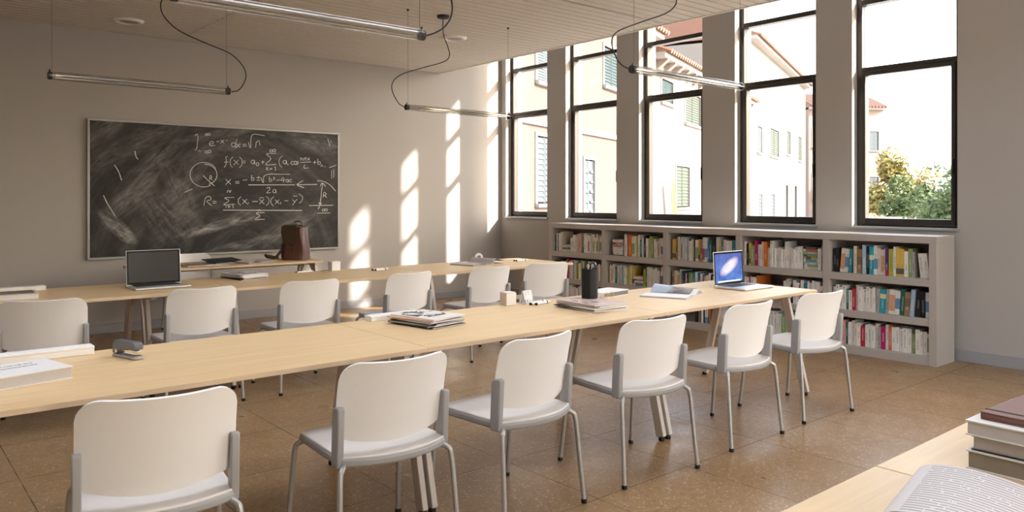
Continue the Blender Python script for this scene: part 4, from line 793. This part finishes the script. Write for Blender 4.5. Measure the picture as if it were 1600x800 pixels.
# ================================================================== OUTSIDE
GZ = -1.2
PINK = simple('pink_render', (.088,.069,.063), .9, spec=.2, var=.05, scale=3); CREAMR = simple('cream_render', (.19,.172,.152), .9, spec=.2, var=.05, scale=3); TERRA = simple('terracotta_render', (.22,.165,.14), .9, spec=.2, var=.05, scale=3)
TILES = simple('clay_roof_tiles', (.17,.085,.055), .85, var=.12, scale=6); STONE = simple('pale_stone', (.26,.235,.21), .8, var=.04)
SHB = simple('grey_blue_shutter', (.042,.058,.064), .6); SHT = simple('teal_shutter', (.006,.020,.021), .6); SHG = simple('green_shutter', (.024,.033,.017), .6); DARKW = simple('dark_window_glass', (.05,.06,.07), .15)
m = MB(); m.box(XO+.02, 160, -60, 160, GZ-.3, GZ); m.box(-60, XO+.02, -60, YB-.22, GZ-.3, GZ); struct(m.build('ground_outside', simple('stone_paving', (.58,.54,.50), .9, var=.06, scale=2), smooth=0), 'pale paved ground outside the windows')
m = MB(); m.box(5.4, 16.1, -19, -13, GZ, 12.7); struct(m.build('sun_block_wall', CREAMR, smooth=0), 'unseen rendered block added outside to keep direct sun off the added windows')  # unseen block, added to shade the windows behind the viewer from the sun
DIRV = math.atan2(.36931, .92930)
def building(label, s0, s1, eave, wallm, opens, depth=9, belts=(), corbels=False, origin=(12.2314, 14.0), rz=DIRV, name='building', ridge=2.2):
    t = thing(name, label, 'building', (origin[0]+s0*cos(rz), origin[1]+s0*sin(rz), GZ), rz, 'buildings across the street'); L = s1-s0
    # front wall leaves real openings: vertical strips round the windows
    m = MB(); xs = sorted(set([0, L] + [q-s0 for o in opens for q in (o[0], o[1])]))
    for a, b in zip(xs, xs[1:]):
        col = sorted([(o[2]-GZ, o[3]-GZ) for o in opens if o[0]-s0 <= a+1e-6 and o[1]-s0 >= b-1e-6]); z = 0
        for z0, z1 in col: m.box(a, b, 0, .35, z, max(z, z0)); z = max(z, z1)
        m.box(a, b, 0, .35, z, eave-GZ)
    m.box(0, L, .36, depth, 0, eave-GZ); m.build('wall', wallm, t, smooth=0)
    for o in opens:
        a, b, z0, z1 = o[0]-s0, o[1]-s0, o[2]-GZ, o[3]-GZ; sm = {'b':SHB,'t':SHT,'g':SHG,'n':None}[o[4]]
        f = MB(); w = .09; f.box(a-w, a, -.04, .10, z0-w, z1+w); f.box(b, b+w, -.04, .10, z0-w, z1+w); f.box(a, b, -.04, .10, z1, z1+w); f.box(a-w, b+w, -.12, .10, z0-w, z0)
        fo = f.build('window', STONE, t, smooth=0); g = MB(); g.box(a, b, .18, .2, z0, z1); g.box((a+b)/2-.03, (a+b)/2+.03, .14, .179, z0, z1); g.build('pane', DARKW, fo, smooth=0)
        if sm:
            n = 12
            for q0, q1 in ((a+.02, a+(b-a)*.49), (a+(b-a)*.51, b-.02)):
                sh = MB(); sh.box(q0+.05, q1-.05, .03, .042, z0+.03, z1-.03); sh.box(q0, q0+.06, .02, .07, z0+.02, z1-.02); sh.box(q1-.06, q1, .02, .07, z0+.02, z1-.02)
                for k in range(n): zz = z0+.04+(z1-z0-.08)*k/n; sh.bar((q0+.06, .045, zz+.04), (q1-.06, .045, zz+.04), .05, (z1-z0)/n*.75, up=(0,.5,1))
                sh.build('shutter', sm, t, smooth=0)
    for zb in belts: m = MB(); m.box(0, L, -.08, -.001, zb-GZ-.07, zb-GZ+.07); m.build('belt_course', STONE, t, smooth=0)
    e = eave-GZ; m = MB(); m.box(0, L, -.45, .02, e-.02, e+.16); m.build('cornice', STONE, t, smooth=0)
    if corbels:
        for k in range(min(int(L/.95), 40)):
            m = MB(); x = .4+k*.95; m.prism([(0,0),(-.42,.34),(-.42,.38),(0,.38)], x, x+.26, M=Matrix(((0,0,1,0),(1,0,0,0),(0,1,0,e-.40),(0,0,0,1)))); m.build('corbel', TERRA, t, smooth=0)
    r = MB(); n = max(4, int(L/.28)); d2 = depth/2
    r.add([(0,-.6,e+.16),(L,-.6,e+.16),(L,d2,e+ridge),(0,d2,e+ridge),(L,depth+.5,e+.16),(0,depth+.5,e+.16)], [(0,1,2,3),(3,2,4,5),(0,3,5),(1,4,2)])
    for k in range(n): x = L*(k+.5)/n; r.tube([(x,-.66,e+.17),(x,d2,e+ridge+.03)], .085, 6)
    r.build('roof', TILES, t, smooth=0); return t
building('pink rendered house with teal shutters across the street', -7, 9.6, 6.9, PINK, [(-4.6,-3.5,1.2,2.9,'b'),(-4.6,-3.5,4.5,6.0,'t'),(.55,1.6,1.27,2.95,'b'),(.55,1.6,4.3,5.2,'b'),(5.03,6.45,4.77,5.95,'t'),(3.55,4.3,-1.0,2.5,'b'),(6.9,8.0,1.1,2.7,'b')], belts=(3.27,))
building('cream house with corbelled eaves and green shutters', 9.7, 26, 6.35, CREAMR, [(10.67,12.1,4.9,5.75,'t'),(13.77,16.1,4.4,5.65,'g'),(12.5,14.4,1.05,2.65,'g'),(18.5,20.2,4.5,5.65,'g'),(18.5,20.2,1.0,2.6,'g'),(22.8,24.4,4.5,5.65,'g')], corbels=True)
building('tall pale house with rows of narrow windows', 26.2, 48, 10.0, CREAMR, [(28.5,29.9,4.0,5.5,'b'),(32.5,35.6,4.0,5.7,'g'),(38.8,40.4,4.4,6.0,'g'),(44.0,45.8,4.2,6.0,'g'),(28.7,29.9,-.9,1.65,'b'),(32.7,34.0,-.9,1.65,'b'),(38.3,39.4,-.9,2.3,'n'),(42.2,43.4,-.9,2.3,'n')])
YAWR = math.atan2(-.6440, .7650)
building('terracotta house end standing across the view', 0, 6.6, 8.8, TERRA, [(.35,1.05,5.6,7.2,'g'),(.35,1.05,1.3,3.4,'g'),(2.6,3.5,1.3,3.4,'g'),(5.3,6.1,1.4,3.2,'b'),(5.3,6.1,5.4,7.0,'b')], origin=(60.2, 33.3), rz=YAWR+.10, ridge=1.6, depth=6)
m = MB(); t = thing('flag', 'orange-red pennant hanging by the cream house', 'flag', (12.2314+10.75*cos(DIRV)+.1, 14+10.75*sin(DIRV)-.35, 0), DIRV)
m.shell(lambda u, v: (.10+.42*u*(1-v*.5)+.25*(1-v), .06*sin(5*u+3*v), .45+1.6*v), 6, 12, .01); m.build('cloth', simple('orange_red_cloth', (.75,.09,.03), .8), t, smooth=60)
m = MB(); m.tube([(.10,0,GZ),(.10,0,2.2)], .02, 8); m.build('pole', STONE, t)
# trees and the bridge
def tree(label, px, depth, ztop, rad, cols, n, seed):
    r = random.Random(seed); a = (px-800)/1211; x, y = depth*(.644+.765*a), depth*(.765-.644*a)
    t = thing('tree', label, 'tree', (x, y, GZ), group='trees beyond the street'); zt = ztop-GZ; cl = []
    for k in range(9): cl.append((r.uniform(-.6,.6)*rad, r.uniform(-.6,.6)*rad, zt-rad*r.uniform(.35,1.7), rad*r.uniform(.35,.62)))
    m = MB()
    for k in range(n):
        cx, cy, cz, cr = r.choice(cl); d = Vector((r.gauss(0,1), r.gauss(0,1), r.gauss(0,1))).normalized()*cr*r.uniform(.55,1.05); p = Vector((cx,cy,cz))+d
        u = Vector((r.gauss(0,1), r.gauss(0,1), r.gauss(0,1))).normalized(); w = u.orthogonal().normalized(); s = rad*r.uniform(.035,.075)
        b = len(m.v); m.v += [tuple(p-u*s*1.5), tuple(p+w*s*.8+u*s*.1), tuple(p+u*s*1.5), tuple(p-w*s*.8+u*s*.1)]; m.f.append([b,b+1,b+2,b+3]); m.m.append(r.choice((0,0,1)))
    m.build('foliage', cols, t, smooth=0)
    k = MB(); k.tube([(0,0,0),(.05*rad,0,zt*.4),(0,.04*rad,zt-rad*.7)], [.09*rad,.06*rad,.02*rad], 8)
    for cx, cy, cz, cr in cl[:5]: k.tube([(0,0,zt*.4),(cx*.5,cy*.5,(zt*.4+cz)/2),(cx,cy,cz)], [.04*rad,.025*rad,.01*rad], 6)
    k.build('trunk', simple('bark', (.12,.085,.06), .9, var=.2), t)
LV = lambda nm, c: simple(nm, c, .7, var=.25, scale=2)
GRN = (LV('leaf_green', (.045,.08,.016)), LV('leaf_light_green', (.08,.12,.026))); YEL = (LV('leaf_yellow', (.30,.23,.06)), LV('leaf_lime', (.19,.19,.05))); DRK = (LV('leaf_dark', (.045,.075,.03)), LV('leaf_dark_2', (.08,.11,.04)))
tree('yellow autumn tree beside the terracotta house end', 1397, 62, 5.4, 2.7, YEL, 2200, 1)
tree('mid green tree low beyond the bridge', 1422, 56, 3.3, 2.2, GRN, 2000, 2)
tree('dark tree in the distance between the yellow and green trees', 1442, 78, 4.6, 2.6, DRK, 1800, 3)
tree('green tree with light leaves at the right edge of the window view', 1488, 30, 2.75, 1.6, GRN, 3400, 4)
tree('low green shrub-like tree at the bottom of the right window', 1466, 34, 1.55, 1.3, GRN, 1800, 5)
a = (1412-800)/1211; t = thing('bridge', 'pale stone bridge parapet beyond the street', 'bridge', (44*(.644+.765*a), 44*(.765-.644*a), GZ), YAWR)
m = MB(); m.box(-1.6, 2.6, -.12, .12, 0, .85); m.build('parapet', STONE, t, smooth=0)
m = MB(); m.box(-1.6, 2.6, -.16, .16, 1.42, 1.55); m.build('handrail', STONE, t, smooth=0)
for k in range(11): m = MB(); m.lathe([(.05,.851),(.075,1.0),(.04,1.2),(.06,1.419)], 10, (-1.5+k*.4,0,0)); m.build('baluster', STONE, t)

# ================================================================== LIGHT, SKY, CAMERA
sd = bpy.data.lights.new('sun', 'SUN'); so = bpy.data.objects.new('sun', sd); C.objects.link(so)
sd.energy = SUN_E; sd.angle = R(1.5); sd.color = (1, .96, .90)
so.rotation_euler = Vector((-.56, 1, -.571)).to_track_quat('-Z', 'Y').to_euler(); so.location = (20, -20, 20)
w = bpy.data.worlds.new('sky'); bpy.context.scene.world = w; w.use_nodes = True; nt = w.node_tree; nt.nodes.clear()
ou = nt.nodes.new('ShaderNodeOutputWorld'); bg = nt.nodes.new('ShaderNodeBackground'); sk = nt.nodes.new('ShaderNodeTexSky'); sk.sky_type = 'NISHITA'; sk.sun_disc = False; sk.sun_elevation = R(26.5); sk.sun_rotation = R(150.8); sk.air_density = 1.0; sk.dust_density = 3.0; sk.ozone_density = 1.0
mx = nt.nodes.new('ShaderNodeMix'); mx.data_type = 'RGBA'; mx.inputs[0].default_value = SKY_MIX; mx.inputs[7].default_value = (*SKY_C, 1)
nt.links.new(sk.outputs[0], mx.inputs[6]); nt.links.new(mx.outputs[2], bg.inputs[0]); bg.inputs[1].default_value = SKY_E; nt.links.new(bg.outputs[0], ou.inputs[0])
cd = bpy.data.cameras.new('camera'); co = bpy.data.objects.new('camera', cd); C.objects.link(co)
co.location = (0, 0, 1.40); co.rotation_euler = (pi/2, 0, -R(90-49.898)); cd.sensor_width = 36; cd.lens = 36*1211/1600; cd.shift_y = -90/1600; cd.clip_start = .05; cd.clip_end = 500
sc = bpy.context.scene; sc.camera = co
sc.view_settings.view_transform = 'Standard'; sc.view_settings.look = 'None'; sc.view_settings.exposure = EXPO; sc.view_settings.gamma = 1; sc.view_settings.use_curve_mapping = False
cy = sc.cycles; cy.max_bounces = 10; cy.diffuse_bounces = 6; cy.glossy_bounces = 4; cy.transmission_bounces = 8; cy.transparent_max_bounces = 16
cy.sample_clamp_indirect = 8; cy.use_denoising = True; cy.caustics_reflective = False; cy.caustics_refractive = False
try: cy.denoiser = 'OPENIMAGEDENOISE'
except Exception: pass
